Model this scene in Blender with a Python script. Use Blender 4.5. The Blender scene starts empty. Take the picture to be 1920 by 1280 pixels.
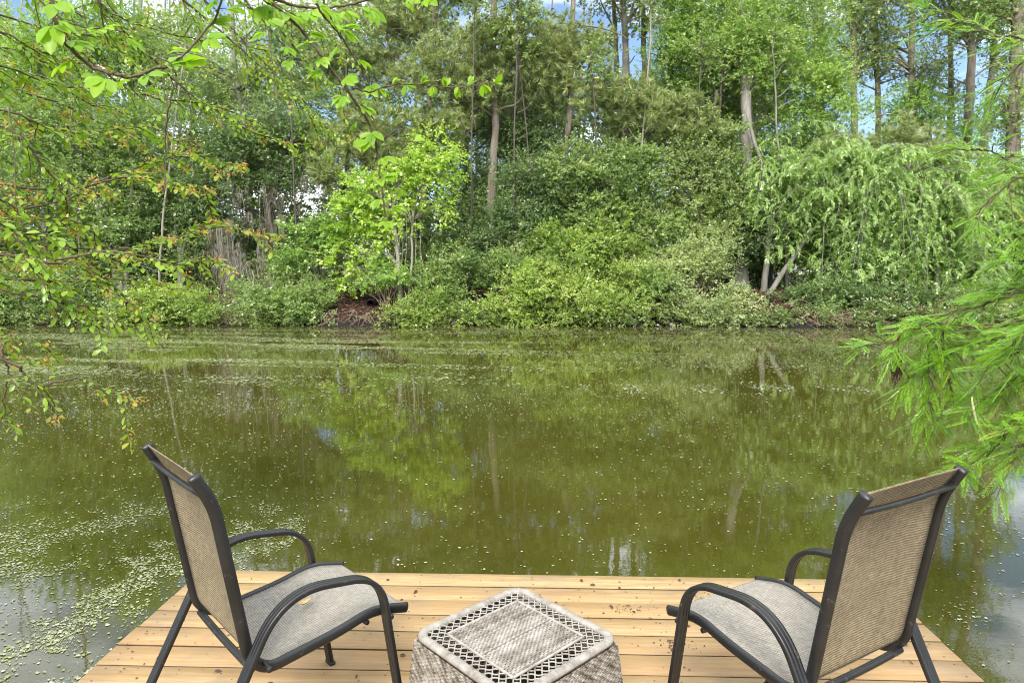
import bpy, bmesh, math, random
import numpy as np
from mathutils import Vector, Matrix

# ------------------------------------------------------------------ camera, sky, sun, exposure
scene = bpy.context.scene
DECK = 0.45                                   # deck surface above the water (water is z = 0)
EYE = np.array([0.0, 0.0, DECK + 1.62])
FPX = 1210.0                                  # focal length in pixels of a 1920 wide picture
PITCH, YAW = math.atan(126 / FPX), math.atan(40 / FPX)
FW = np.array([-math.sin(YAW) * math.cos(PITCH), math.cos(YAW) * math.cos(PITCH), -math.sin(PITCH)])
RT = np.array([math.cos(YAW), math.sin(YAW), 0.0])
UP = np.cross(RT, FW)

cam_data = bpy.data.cameras.new("camera")
cam = bpy.data.objects.new("camera", cam_data)
scene.collection.objects.link(cam)
cam_data.sensor_width = 36.0
cam_data.lens = FPX / 1920 * 36.0
cam_data.clip_start, cam_data.clip_end = 0.05, 2000
m3 = Matrix((RT, UP, -FW)).transposed()
cam.matrix_world = Matrix.Translation(EYE) @ m3.to_4x4()
scene.camera = cam

SUN_EL, SUN_AZ = math.radians(46), math.radians(192)   # azimuth clockwise from +Y
world = bpy.data.worlds.new("World")
scene.world = world
world.use_nodes = True
nt = world.node_tree
nt.nodes.clear()
wo = nt.nodes.new("ShaderNodeOutputWorld")
bg = nt.nodes.new("ShaderNodeBackground")
sky = nt.nodes.new("ShaderNodeTexSky")
sky.sky_type = 'NISHITA'
sky.sun_disc = False
sky.sun_elevation, sky.sun_rotation = SUN_EL, SUN_AZ
sky.air_density, sky.dust_density, sky.ozone_density = 1.0, 0.6, 2.0
tc = nt.nodes.new("ShaderNodeTexCoord")
mp = nt.nodes.new("ShaderNodeMapping")
mp.inputs["Scale"].default_value = (1.0, 1.0, 2.6)
mp.inputs["Location"].default_value = (0.35, 0.1, 0.2)
nz = nt.nodes.new("ShaderNodeTexNoise")
nz.inputs["Scale"].default_value = 3.2
nz.inputs["Detail"].default_value = 7
nz.inputs["Roughness"].default_value = 0.55
rp = nt.nodes.new("ShaderNodeValToRGB")
rp.color_ramp.elements[0].position, rp.color_ramp.elements[1].position = 0.48, 0.66
mx = nt.nodes.new("ShaderNodeMix")
mx.data_type = 'RGBA'
mx.inputs["B"].default_value = (12.0, 12.4, 13.0, 1)      # sunlit cloud
nt.links.new(tc.outputs["Generated"], mp.inputs["Vector"])
nt.links.new(mp.outputs["Vector"], nz.inputs["Vector"])
sx = nt.nodes.new("ShaderNodeSeparateXYZ")
nt.links.new(tc.outputs["Generated"], sx.inputs["Vector"])
mr = nt.nodes.new("ShaderNodeMapRange")
for k_, v_ in (("From Min", 0.30), ("From Max", 0.50), ("To Min", -0.03), ("To Max", 0.22)):
    mr.inputs[k_].default_value = v_
nt.links.new(sx.outputs["Z"], mr.inputs["Value"])
ad = nt.nodes.new("ShaderNodeMath")
ad.operation = 'ADD'
nt.links.new(nz.outputs["Fac"], ad.inputs[0])
nt.links.new(mr.outputs["Result"], ad.inputs[1])
nt.links.new(ad.outputs[0], rp.inputs["Fac"])
nt.links.new(rp.outputs["Color"], mx.inputs["Factor"])
nt.links.new(sky.outputs["Color"], mx.inputs["A"])
nt.links.new(mx.outputs["Result"], bg.inputs["Color"])
bg.inputs["Strength"].default_value = 0.105
nt.links.new(bg.outputs["Background"], wo.inputs["Surface"])

sun_d = bpy.data.lights.new("sun", 'SUN')
sun_d.energy = 3.0
sun_d.angle = math.radians(20)
sun_d.color = (1.0, 0.95, 0.86)
sun = bpy.data.objects.new("sun", sun_d)
scene.collection.objects.link(sun)
sd = Vector((math.sin(SUN_AZ) * math.cos(SUN_EL), math.cos(SUN_AZ) * math.cos(SUN_EL), math.sin(SUN_EL)))
sun.rotation_euler = sd.to_track_quat('Z', 'Y').to_euler()
sun.location = (0, 0, 30)

scene.view_settings.view_transform = 'Standard'
scene.view_settings.look = 'None'
scene.view_settings.gamma = 1.0
scene.view_settings.exposure = 1.08
cy = scene.cycles
cy.max_bounces, cy.diffuse_bounces, cy.glossy_bounces, cy.transmission_bounces = 8, 4, 3, 5
cy.transparent_max_bounces = 8
cy.caustics_reflective = cy.caustics_refractive = False
cy.use_denoising = True
cy.filter_width = 1.0
cy.sample_clamp_indirect = 6

# ------------------------------------------------------------------ helpers
COL = scene.collection
PI = math.pi


def at(px, py, D):
    """A world point seen at (px, py) of the 1920 x 1280 photograph, D metres down the view axis."""
    return EYE + (FW + RT * (px - 960) / FPX - UP * (py - 640) / FPX) * D


def props(o, label=None, cat=None, group=None, kind=None):
    for k, v in (("label", label), ("category", cat), ("group", group), ("kind", kind)):
        if v:
            o[k] = v
    return o


def empty(name, loc, label, cat, group=None, rz=0.0):
    o = bpy.data.objects.new(name, None)
    o.empty_display_size = 0.2
    o.location = [float(v) for v in loc]
    o.rotation_euler = (0, 0, rz)
    COL.objects.link(o)
    return props(o, label, cat, group)


def mesh_obj(name, V, polys, mats, parent=None, tint=None, midx=None, smooth=False, world=True):
    """V: n x 3; polys: list of (m x k) index arrays. Parent may be an Empty: V is then in world space when world is set."""
    V = np.asarray(V, dtype=np.float64)
    if parent is not None and world:
        mw = Matrix.Translation(parent.location) @ parent.rotation_euler.to_matrix().to_4x4()
        mi = np.array(mw.inverted())
        V = V @ mi[:3, :3].T + mi[:3, 3]
    me = bpy.data.meshes.new(name)
    polys = [np.asarray(p, dtype=np.int32) for p in polys if len(p)]
    loops = np.concatenate([p.ravel() for p in polys])
    tot = np.concatenate([np.full(len(p), p.shape[1], dtype=np.int32) for p in polys])
    st = np.concatenate([[0], np.cumsum(tot)[:-1]]).astype(np.int32)
    me.vertices.add(len(V))
    me.vertices.foreach_set("co", V.astype(np.float32).ravel())
    me.loops.add(len(loops))
    me.loops.foreach_set("vertex_index", loops)
    me.polygons.add(len(tot))
    me.polygons.foreach_set("loop_start", st)
    me.polygons.foreach_set("loop_total", tot)
    if midx is not None:
        me.polygons.foreach_set("material_index", np.asarray(midx, dtype=np.int32))
    if smooth:
        me.polygons.foreach_set("use_smooth", np.ones(len(tot), dtype=bool))
    me.update(calc_edges=True)
    if tint is not None:
        a = me.attributes.new("tint", 'FLOAT_COLOR', 'POINT')
        t = np.ones((len(V), 4), dtype=np.float32)
        t[:, :tint.shape[1]] = tint
        a.data.foreach_set("color", t.ravel())
    for m in (mats if isinstance(mats, (list, tuple)) else [mats]):
        me.materials.append(m)
    o = bpy.data.objects.new(name, me)
    COL.objects.link(o)
    if parent is not None:
        o.parent = parent
    return o


class MB:
    """Collects tubes, boxes and sheets for one mesh."""

    def __init__(self):
        self.v, self.q, self.t, self.n, self.tint = [], [], [], 0, []

    def add(self, V, quads=None, tris=None, tint=None):
        V = np.asarray(V, dtype=float)
        if quads is not None and len(quads):
            self.q.append(np.asarray(quads) + self.n)
        if tris is not None and len(tris):
            self.t.append(np.asarray(tris) + self.n)
        self.v.append(V)
        tt = np.zeros((len(V), 3))
        if tint is not None:
            tt[:] = tint
        self.tint.append(tt)
        self.n += len(V)

    def tube(self, P, R, sides=6, cap=True, tint=None):
        P = np.asarray(P, dtype=float)
        n = len(P)
        R = np.linspace(R[0], R[1], n) if np.ndim(R) == 1 and len(R) == 2 and n != 2 else np.broadcast_to(np.asarray(R, float), (n,))
        T = np.gradient(P, axis=0)
        T /= np.linalg.norm(T, axis=1)[:, None] + 1e-12
        ref = np.array([0.0, 0, 1]) if abs(T[0][2]) < 0.8 else np.array([1.0, 0, 0])
        N = np.cross(T, ref)
        N /= np.linalg.norm(N, axis=1)[:, None] + 1e-12
        B = np.cross(T, N)
        a = np.arange(sides) * 2 * PI / sides
        V = P[:, None, :] + R[:, None, None] * (np.cos(a)[None, :, None] * N[:, None, :] + np.sin(a)[None, :, None] * B[:, None, :])
        i = np.arange(n - 1)[:, None] * sides
        j = np.arange(sides)[None, :]
        k = (j + 1) % sides
        Q = np.stack([i + j, i + k, i + sides + k, i + sides + j], -1).reshape(-1, 4)
        V = V.reshape(-1, 3)
        tr = []
        if cap:
            V = np.concatenate([V, P[:1], P[-1:]])
            c0, c1 = n * sides, n * sides + 1
            tr = [(c0, (x + 1) % sides, x) for x in range(sides)] + [(c1, (n - 1) * sides + x, (n - 1) * sides + (x + 1) % sides) for x in range(sides)]
        self.add(V, Q, tr, tint)

    def box(self, lo, hi, tint=None, M=None):
        x0, y0, z0 = lo
        x1, y1, z1 = hi
        V = np.array([(x0, y0, z0), (x1, y0, z0), (x1, y1, z0), (x0, y1, z0), (x0, y0, z1), (x1, y0, z1), (x1, y1, z1), (x0, y1, z1)], float)
        if M is not None:
            V = V @ M[0].T + M[1]
        self.add(V, [(0, 3, 2, 1), (4, 5, 6, 7), (0, 1, 5, 4), (1, 2, 6, 5), (2, 3, 7, 6), (3, 0, 4, 7)], None, tint)

    def sweep(self, P, side, prof, tint=None, cap=True, taper=None):
        """Sweep a closed profile (k x 2: along the in-plane normal, along `side`) down the path P lying in a plane square to `side`."""
        P = np.asarray(P, float)
        T = np.gradient(P, axis=0)
        T /= np.linalg.norm(T, axis=1)[:, None]
        side = np.asarray(side, float)
        N = np.cross(side, T)
        prof = np.asarray(prof, float)
        k, n = len(prof), len(P)
        s = np.ones(n) if taper is None else taper
        V = P[:, None, :] + s[:, None, None] * (prof[None, :, :1] * N[:, None, :] + prof[None, :, 1:] * side[None, None, :])
        i = np.arange(n - 1)[:, None] * k
        j = np.arange(k)[None, :]
        jj = (j + 1) % k
        Q = np.stack([i + j, i + jj, i + k + jj, i + k + j], -1).reshape(-1, 4)
        V = V.reshape(-1, 3)
        tr = []
        if cap:
            V = np.concatenate([V, P[:1], P[-1:]])
            tr = [(n * k, (x + 1) % k, x) for x in range(k)] + [(n * k + 1, (n - 1) * k + x, (n - 1) * k + (x + 1) % k) for x in range(k)]
        self.add(V, Q, tr, tint)

    def sheet(self, G, tint=None):
        """G: a x b x 3 grid of points."""
        a, b = G.shape[:2]
        i = np.arange(a - 1)[:, None] * b
        j = np.arange(b - 1)[None, :]
        Q = np.stack([i + j, i + j + 1, i + b + j + 1, i + b + j], -1).reshape(-1, 4)
        self.add(G.reshape(-1, 3), Q, None, tint)

    def build(self, name, mats, parent=None, smooth=True, world=True, tint=False, midx=None):
        V = np.concatenate(self.v)
        return mesh_obj(name, V, [np.concatenate(x) for x in (self.q, self.t) if x], mats, parent,
                        np.concatenate(self.tint) if tint else None, midx, smooth, world)


def spline(P, n=24):
    """Catmull-Rom through the points."""
    P = np.asarray(P, float)
    if len(P) == 2:
        return np.linspace(P[0], P[1], n)
    Q = np.concatenate([[2 * P[0] - P[1]], P, [2 * P[-1] - P[-2]]])
    m = len(P) - 1
    out = []
    for u in np.linspace(0, m, n):
        i = min(int(u), m - 1)
        t = u - i
        a, b, c, d = Q[i:i + 4]
        out.append(0.5 * (2 * b + (c - a) * t + (2 * a - 5 * b + 4 * c - d) * t * t + (3 * b - a - 3 * c + d) * t ** 3))
    return np.array(out)


def unit(v):
    return v / (np.linalg.norm(v, axis=-1, keepdims=True) + 1e-12)


def noise2(x, y, seed=0):
    """Smooth value noise, 0..1."""
    g = np.random.default_rng(seed).random((64, 64))
    xi, yi = np.floor(x).astype(int), np.floor(y).astype(int)
    fx, fy = x - xi, y - yi
    fx, fy = fx * fx * (3 - 2 * fx), fy * fy * (3 - 2 * fy)
    a, b = g[xi % 64, yi % 64], g[(xi + 1) % 64, yi % 64]
    c, d = g[xi % 64, (yi + 1) % 64], g[(xi + 1) % 64, (yi + 1) % 64]
    return (a * (1 - fx) + b * fx) * (1 - fy) + (c * (1 - fx) + d * fx) * fy


# leaf templates: length along x, width along y, face towards z
def leaf_simple():
    return np.array([(0, 0, 0), (0.45, 0.5, 0.10), (1, 0, -0.10), (0.45, -0.5, 0.10)]), [(0, 3, 2, 1)], []


def leaf_oval():
    V = [(0, 0, 0), (.28, 0, .0), (.64, 0, -.04), (1, 0, -.16), (.25, .31, .06), (.62, .46, .03), (.86, .27, -.07), (.25, -.31, .06), (.62, -.46, .03), (.86, -.27, -.07)]
    q = [(0, 1, 4, 4), (1, 2, 5, 4), (2, 3, 6, 5), (0, 7, 1, 1), (1, 7, 8, 2), (2, 8, 9, 3)]
    quads = [(1, 2, 5, 4), (2, 3, 6, 5), (1, 7, 8, 2), (2, 8, 9, 3)]
    return np.array(V, float), quads, [(0, 1, 4), (0, 7, 1)]


def place_leaves(pos, d, nrm, L, W, template):
    """Instances of a leaf template: returns V, quads, tris."""
    T, q, t = template
    n, k = len(pos), len(T)
    d = unit(d)
    y = unit(np.cross(nrm, d))
    z = np.cross(d, y)
    L = np.broadcast_to(L, (n,))
    W = np.broadcast_to(W, (n,))
    V = pos[:, None, :] + T[None, :, 0, None] * (d * L[:, None])[:, None, :] + T[None, :, 1, None] * (y * W[:, None])[:, None, :] + T[None, :, 2, None] * (z * L[:, None])[:, None, :]
    off = np.arange(n)[:, None, None] * k
    Q = (off + np.asarray(q)[None]).reshape(-1, 4) if len(q) else np.zeros((0, 4), int)
    Tr = (off + np.asarray(t)[None]).reshape(-1, 3) if len(t) else np.zeros((0, 3), int)
    return V.reshape(-1, 3), Q, Tr, k


def rand_unit(rng, n):
    return unit(rng.normal(size=(n, 3)))


# ------------------------------------------------------------------ materials
def new_mat(name):
    m = bpy.data.materials.new(name)
    m.use_nodes = True
    nt = m.node_tree
    b = nt.nodes["Principled BSDF"]
    return m, nt, b


def node(nt, kind, **kw):
    n = nt.nodes.new(kind)
    for k, v in kw.items():
        if k in n.inputs:
            n.inputs[k].default_value = v
        else:
            setattr(n, k, v)
    return n


def ramp(nt, fac, stops):
    r = nt.nodes.new("ShaderNodeValToRGB")
    e = r.color_ramp.elements
    while len(e) > len(stops):
        e.remove(e[-1])
    for i, (p, c) in enumerate(stops):
        x = e[i] if i < len(e) else e.new(p)
        x.position = p
        x.color = (*c, 1) if len(c) == 3 else c
    nt.links.new(fac, r.inputs["Fac"])
    return r.outputs["Color"]


def coords(nt, scale=(1, 1, 1), which="Object"):
    t = nt.nodes.new("ShaderNodeTexCoord")
    m = nt.nodes.new("ShaderNodeMapping")
    m.inputs["Scale"].default_value = scale
    nt.links.new(t.outputs[which], m.inputs["Vector"])
    return m.outputs["Vector"]


def noise(nt, vec, scale, detail=5, rough=0.55, dist=0.0):
    n = node(nt, "ShaderNodeTexNoise", Scale=scale, Detail=detail, Roughness=rough, Distortion=dist)
    nt.links.new(vec, n.inputs["Vector"])
    return n.outputs["Fac"]


def mixc(nt, fac, a, b, mode='MIX'):
    m = nt.nodes.new("ShaderNodeMix")
    m.data_type = 'RGBA'
    m.blend_type = mode
    for s, v in (("Factor", fac), ("A", a), ("B", b)):
        if hasattr(v, "node"):
            nt.links.new(v, m.inputs[s])
        else:
            m.inputs[s].default_value = v if isinstance(v, (int, float)) else (*v, 1)
    return m.outputs["Result"]


def math_n(nt, op, a, b=0.0):
    m = nt.nodes.new("ShaderNodeMath")
    m.operation = op
    for i, v in enumerate((a, b)):
        if hasattr(v, "node"):
            nt.links.new(v, m.inputs[i])
        else:
            m.inputs[i].default_value = v
    return m.outputs[0]


def bump(nt, b, height, strength, dist=0.01):
    n = node(nt, "ShaderNodeBump", Strength=strength, Distance=dist)
    nt.links.new(height, n.inputs["Height"])
    nt.links.new(n.outputs["Normal"], b.inputs["Normal"])


def leaf_mat(name, dark, light, tip, transl=0.4, rough=0.32, spec=0.8):
    """tint.r mixes dark to light, tint.g mixes towards the young tip colour."""
    m, nt, b = new_mat(name)
    a = node(nt, "ShaderNodeAttribute", attribute_name="tint")
    s = nt.nodes.new("ShaderNodeSeparateColor")
    nt.links.new(a.outputs["Color"], s.inputs["Color"])
    c = mixc(nt, s.outputs[0], dark, light)
    c = mixc(nt, s.outputs[1], c, tip)
    nt.links.new(c, b.inputs["Base Color"])
    b.inputs["Roughness"].default_value = rough
    b.inputs["Specular IOR Level"].default_value = spec
    tr = nt.nodes.new("ShaderNodeBsdfTranslucent")
    c2 = mixc(nt, 1.0, c, (1.1, 1.12, 0.6), 'MULTIPLY')
    nt.links.new(c2, tr.inputs["Color"])
    ms = nt.nodes.new("ShaderNodeMixShader")
    ms.inputs[0].default_value = transl
    nt.links.new(b.outputs[0], ms.inputs[1])
    nt.links.new(tr.outputs[0], ms.inputs[2])
    nt.links.new(ms.outputs[0], nt.nodes["Material Output"].inputs["Surface"])
    return m


def bark_mat(name, c0, c1, scale=6.0):
    m, nt, b = new_mat(name)
    v = coords(nt, (1, 1, 0.22))
    f = noise(nt, v, scale, 6, 0.65, 0.6)
    g = noise(nt, coords(nt), scale * 0.25, 3)
    c = ramp(nt, f, [(0.32, c0), (0.66, c1)])
    c = mixc(nt, math_n(nt, 'MULTIPLY', g, 0.45), c, tuple(0.5 * (x + y) for x, y in zip(c0, c1)))
    nt.links.new(c, b.inputs["Base Color"])
    b.inputs["Roughness"].default_value = 0.9
    bump(nt, b, f, 0.7, 0.03)
    return m


M = {}
M['lime'] = leaf_mat("leaf_lime", (.22, .37, .040), (.47, .64, .090), (.60, .67, .16), transl=.45)
M['bright'] = leaf_mat("leaf_bright_green", (.115, .24, .038), (.33, .50, .090), (.56, .60, .27), transl=.45)
M['mid'] = leaf_mat("leaf_mid_green", (.10, .185, .042), (.30, .42, .105), (.52, .54, .26), transl=.45)
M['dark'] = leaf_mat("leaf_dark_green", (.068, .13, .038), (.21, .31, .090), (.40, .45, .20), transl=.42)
M['shrub'] = leaf_mat("leaf_shrub", (.14, .24, .036), (.38, .51, .095), (.56, .59, .20), transl=.45)
M['pale'] = leaf_mat("leaf_pale", (.20, .28, .095), (.46, .53, .22), (.62, .63, .38), transl=.42)
M['drooping'] = leaf_mat("leaf_drooping", (.18, .33, .070), (.44, .62, .17), (.62, .70, .34), transl=.45)
M['pine'] = leaf_mat("pine_needles", (.15, .20, .060), (.37, .45, .15), (.50, .49, .23), transl=0.3)
M['grove'] = leaf_mat("leaf_grove", (.095, .16, .042), (.27, .35, .095), (.44, .47, .19), transl=.45)
M['near'] = leaf_mat("leaf_near_green", (.12, .28, .020), (.37, .53, .055), (.70, .31, .11), transl=0.5, rough=0.33, spec=0.6)
M['vine'] = leaf_mat("leaf_vine", (.10, .27, .012), (.31, .53, .026), (.40, .50, .06), transl=0.55, rough=0.4, spec=0.4)
M['cypress'] = leaf_mat("cypress_needles", (.075, .22, .008), (.26, .48, .024), (.50, .42, .08), transl=0.45)
M['moss'] = leaf_mat("spanish_moss", (.17, .155, .13), (.36, .335, .29), (.25, .18, .14), transl=0.3, rough=0.9, spec=0.1)
M['bark_pine'] = bark_mat("bark_pine", (.085, .066, .052), (.25, .21, .175))
M['bark_grey'] = bark_mat("bark_grey", (.10, .093, .078), (.26, .245, .21), 5)
M['bark_dark'] = bark_mat("bark_dark", (.035, .03, .025), (.11, .09, .07), 9)
M['twig'] = bark_mat("twig_brown", (.05, .035, .022), (.16, .115, .07), 30)
M['twig_pale'] = bark_mat("twig_pale", (.15, .135, .11), (.33, .305, .255), 20)
M['root'] = bark_mat("root_wood", (.13, .085, .06), (.34, .25, .19), 12)


# ------------------------------------------------------------------ setting: ground, water
def shore(x):
    return 25.75 + 0.35 * np.sin(x * 0.37 + 0.8) + 0.2 * np.sin(x * 1.1) + 0.12 * np.sin(x * 2.7 + 1)


def ground_z(x, y):
    x, y = np.asarray(x, float), np.asarray(y, float)
    d = y - shore(x)
    far = np.where(d < 0, -1.0 + np.clip(d + 1.2, 0, 1.2) / 1.2 * 0.98, 0.0)
    s = np.clip(d / 0.5, 0, 1)
    far = np.where(d >= 0, -0.02 + 0.42 * s * s * (3 - 2 * s) + 0.95 * np.clip((d - 0.4) / 3.2, 0, 1) ** 0.8 + 0.35 * np.clip((d - 4) / 30, 0, 1), far)
    far = far + np.where(d > 0.3, 0.10 * (noise2(x * 1.3, y * 1.3, 5) - .5), 0)
    n = np.clip((0.2 - y) / 1.6, 0, 1)
    near = -1.0 + 1.45 * n * n * (3 - 2 * n)
    return np.where(y > 12, far, near)


gx = np.unique(np.concatenate([np.linspace(-30, 30, 181), np.linspace(-400, -30, 30), np.linspace(30, 400, 30)]))
gy = np.unique(np.concatenate([np.linspace(-60, -3, 12), np.linspace(-3, 1, 14), np.linspace(1, 24, 12), np.linspace(24, 31, 64), np.linspace(31, 60, 40), np.linspace(60, 600, 30)]))
GX, GY = np.meshgrid(gx, gy, indexing='ij')
b = MB()
b.sheet(np.stack([GX, GY, ground_z(GX, GY)], -1))
m, nt, bs = new_mat("forest_soil")
v = coords(nt)
f1, f2 = noise(nt, v, 2.2, 6), noise(nt, v, 28, 4, 0.7)
c = ramp(nt, f1, [(0.35, (.020, .014, .010)), (0.5, (.045, .026, .016)), (0.68, (.085, .050, .030))])
c = mixc(nt, math_n(nt, 'MULTIPLY', f2, 0.8), c, (.30, .14, .07), 'OVERLAY')
zz = nt.nodes.new("ShaderNodeSeparateXYZ")
nt.links.new(coords(nt), zz.inputs["Vector"])
wet = ramp(nt, math_n(nt, 'ADD', zz.outputs["Z"], math_n(nt, 'MULTIPLY', f2, .22)), [(.20, (1, 1, 1)), (.42, (0, 0, 0))])
c = mixc(nt, wet, c, (.014, .011, .008))
nt.links.new(c, bs.inputs["Base Color"])
bs.inputs["Roughness"].default_value = 0.95
bump(nt, bs, f2, 1.0, 0.12)
M['soil'] = m
ground = b.build("ground", M['soil'], smooth=True)
ground["kind"] = "structure"

m, nt, bs = new_mat("pond_water")
v = coords(nt)
big = noise(nt, v, 0.25, 4)
c = ramp(nt, big, [(0.3, (.034, .034, .005)), (0.7, (.050, .047, .007))])
nt.links.new(c, bs.inputs["Base Color"])
bs.inputs["Roughness"].default_value = 0.012
bs.inputs["IOR"].default_value = 1.85
bs.inputs["Specular IOR Level"].default_value = 0.5
w1 = noise(nt, coords(nt, (1, 1.3, 1)), 1.6, 3, 0.5)
w2 = noise(nt, coords(nt, (1, 1.6, 1)), 9.0, 3, 0.6)
hh = math_n(nt, 'ADD', w1, math_n(nt, 'MULTIPLY', w2, 0.22))
bump(nt, bs, hh, 0.024, 0.05)
M['water'] = m
b = MB()
b.sheet(np.stack(np.meshgrid([-300.0, -40, 40, 300], [-0.9, 4, 12, 27.5], [0.0], indexing='ij'), -1)[:, :, 0, :])
water = b.build("water", M['water'], smooth=False)
water["kind"] = "structure"

# ------------------------------------------------------------------ vegetation machinery
SIMPLE, OVAL = leaf_simple(), leaf_oval()


def blob_points(rng, c, r, n, power=2.4):
    """Points in a lumpy ellipsoid, more of them towards its skin."""
    d = rand_unit(rng, n)
    k = rng.normal(size=(5, 3)) * 2.2
    ph = rng.random(5) * 6.3
    lump = 1 + 0.16 * np.sin(d @ k.T + ph).sum(1)
    rad = rng.random(n) ** (1 / power) * lump
    return c + d * rad[:, None] * r, d, rad


def foliage(rng, blobs, L, aspect=0.55, cover=2.6, clump=0.32, per=11, up=0.7, droop=0.0, tip=0.05, sprays=10):
    """blobs: (centre 3, radii 3). Leaves stand in two ranks along short shoots, shoots gather in clumps, clumps fill the blobs.
    Returns V, Q, tint."""
    la = L * L * aspect * 0.5
    VV, TT = [], []
    for c, r in blobs:
        n = cover * PI * r[0] * r[2] / la
        nc = max(3, int(n / (per * sprays)))
        Pc, Dc, rad = blob_points(rng, np.asarray(c), np.asarray(r), nc)
        Lb, hue = L * rng.uniform(.8, 1.25), rng.normal() * .14
        ct, cp = rng.random(nc), rng.random(nc)
        cs = clump * (0.55 + 0.9 * rng.random(nc))
        si = np.repeat(np.arange(nc), sprays)
        si = si[rng.random(len(si)) < 0.9]
        ns = len(si)
        off = rng.normal(size=(ns, 3)) * cs[si][:, None] * np.array([1, 1, 0.62]) * 0.62
        base = Pc[si] + off
        ax = unit(unit(off) * 0.8 + Dc[si] * 0.55 + np.array([0, 0, 0.38 - 1.2 * droop]) + rng.normal(size=(ns, 3)) * 0.42)
        ls = L * per * 0.26 * (0.6 + 0.8 * rng.random(ns))
        st = rng.random(ns)
        sd = unit(np.cross(ax, np.array([0, 0, 1.0]) + 0.5 * rng.normal(size=(ns, 3))))
        k = np.repeat(np.arange(ns), per)
        u = np.tile((np.arange(per) + 0.6) / per, ns)
        sg = np.where(np.arange(len(k)) % 2 == 0, 1.0, -1.0)
        keep = rng.random(len(k)) < 0.92
        k, u, sg = k[keep], u[keep], sg[keep]
        m = len(k)
        pos = base[k] + ax[k] * (ls[k] * u)[:, None] + rng.normal(size=(m, 3)) * 0.02
        pos[:, 2] -= (0.10 + droop) * ls[k] * u ** 2
        d = unit(ax[k] * (0.45 + 0.5 * u)[:, None] + sd[k] * (sg * (1.05 - 0.6 * u))[:, None] + rng.normal(size=(m, 3)) * 0.28 - np.array([0, 0, 0.10 + droop * 0.3]))
        nrm = unit(np.array([0, 0, up]) + Dc[si[k]] * 0.35 + np.array([0, -0.45, 0]) + rng.normal(size=(m, 3)) * 0.55)
        ln = Lb * (0.6 + 0.75 * rng.random(m)) * (1.08 - 0.35 * u)
        V, Q, _, kk = place_leaves(pos, d, nrm, ln, ln * aspect, SIMPLE)
        t = np.clip(0.50 * ct[si[k]] + 0.25 * st[k] + 0.35 * rng.random(m) - 0.05 + hue, 0, 1)
        g = np.where((cp[si[k]] < tip * 2) | (st[k] < tip), 0.35 + 0.6 * u, 0.0) * rng.random(m)
        VV.append(V)
        TT.append(np.repeat(np.stack([t, np.clip(g, 0, 1), t], -1), kk, axis=0))
    V = np.concatenate(VV)
    Q = np.arange(len(V)).reshape(-1, 4)[:, ::-1]
    return V, Q, np.concatenate(TT)


def needles(rng, blobs, cover=1.0, L=0.24, w=0.017, per=26, axis_up=0.5):
    """Pine tufts through the blobs, as thin triangles."""
    VV, TT = [], []
    for c, r in blobs:
        nt_ = max(4, int(cover * PI * r[0] * r[2] / 0.085))
        P, D, rad = blob_points(rng, np.asarray(c), np.asarray(r), nt_, 2.0)
        g_ = rng.integers(0, max(2, nt_ // 6), nt_)
        P = P[g_] + rng.normal(size=P.shape) * np.array([.34, .34, .20])
        ax = unit(D * 0.6 + np.array([0, 0, axis_up]) + rng.normal(size=(nt_, 3)) * 0.45)
        ci = np.repeat(np.arange(nt_), per)
        n = len(ci)
        d = unit(ax[ci] + rng.normal(size=(n, 3)) * 0.50)
        base = P[ci] + ax[ci] * (rng.random(n)[:, None] * 0.10)
        s = unit(np.cross(d, rand_unit(rng, n))) * w * 0.5
        ln = L * (0.7 + 0.5 * rng.random(n))
        tipp = base + d * ln[:, None]
        tipp[:, 2] -= 0.04
        V = np.stack([base + s, base - s, tipp], 1)
        ct = rng.random(nt_)
        t = np.clip(0.6 * ct[ci] + 0.5 * rng.random(n) - .05, 0, 1)
        g = (ct[ci] > 0.9) * 0.5
        VV.append(V.reshape(-1, 3))
        TT.append(np.repeat(np.stack([t, g, ct[ci]], -1), 3, axis=0))
    V = np.concatenate(VV)
    return V, np.arange(len(V)).reshape(-1, 3), np.concatenate(TT)


def wob(rng, P, amt):
    P = np.array(P)
    n = len(P)
    w = np.cumsum(rng.normal(size=(n, 3)) * amt, axis=0)
    w -= np.linspace(0, 1, n)[:, None] * w[-1]
    return P + w


def limb_to(rng, mb, a, c, r0, r1=0.012, sag=0.15, n=9, sides=5):
    a, c = np.asarray(a, float), np.asarray(c, float)
    L = np.linalg.norm(c - a)
    mid = (a + c) / 2 + np.array([0, 0, sag * L]) + rng.normal(size=3) * 0.05 * L
    P = wob(rng, spline([a, mid, c], n), 0.012 * L)
    mb.tube(P, (r0, r1), sides)
    return P


def px_trunk(pts, D):
    return [at(p[0], p[1], p[2] if len(p) > 2 else D) for p in pts]


def px_blobs(bl, D, thick=0.8):
    """(px, py, rx px, ry px[, depth]) -> world ellipsoids as deep as they are wide."""
    out = []
    for q in bl:
        d = q[4] if len(q) > 4 else D
        rx, rz = 1.12 * q[2] * d / FPX, 1.12 * q[3] * d / FPX
        out.append((at(q[0], q[1], d), np.array([rx, thick * 0.5 * (rx + rz), rz])))
    return out


def ground_trunk(P):
    """Carry a trunk's lowest point down into the soil."""
    P = [np.asarray(p, float) for p in P]
    g = float(ground_z(P[0][0], P[0][1]))
    if P[0][2] > g + 0.05:
        P = [np.array([P[0][0] - 0.15 * (P[1][0] - P[0][0]), P[0][1], g - 0.15])] + P
    return P


SEED = [100]


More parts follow.
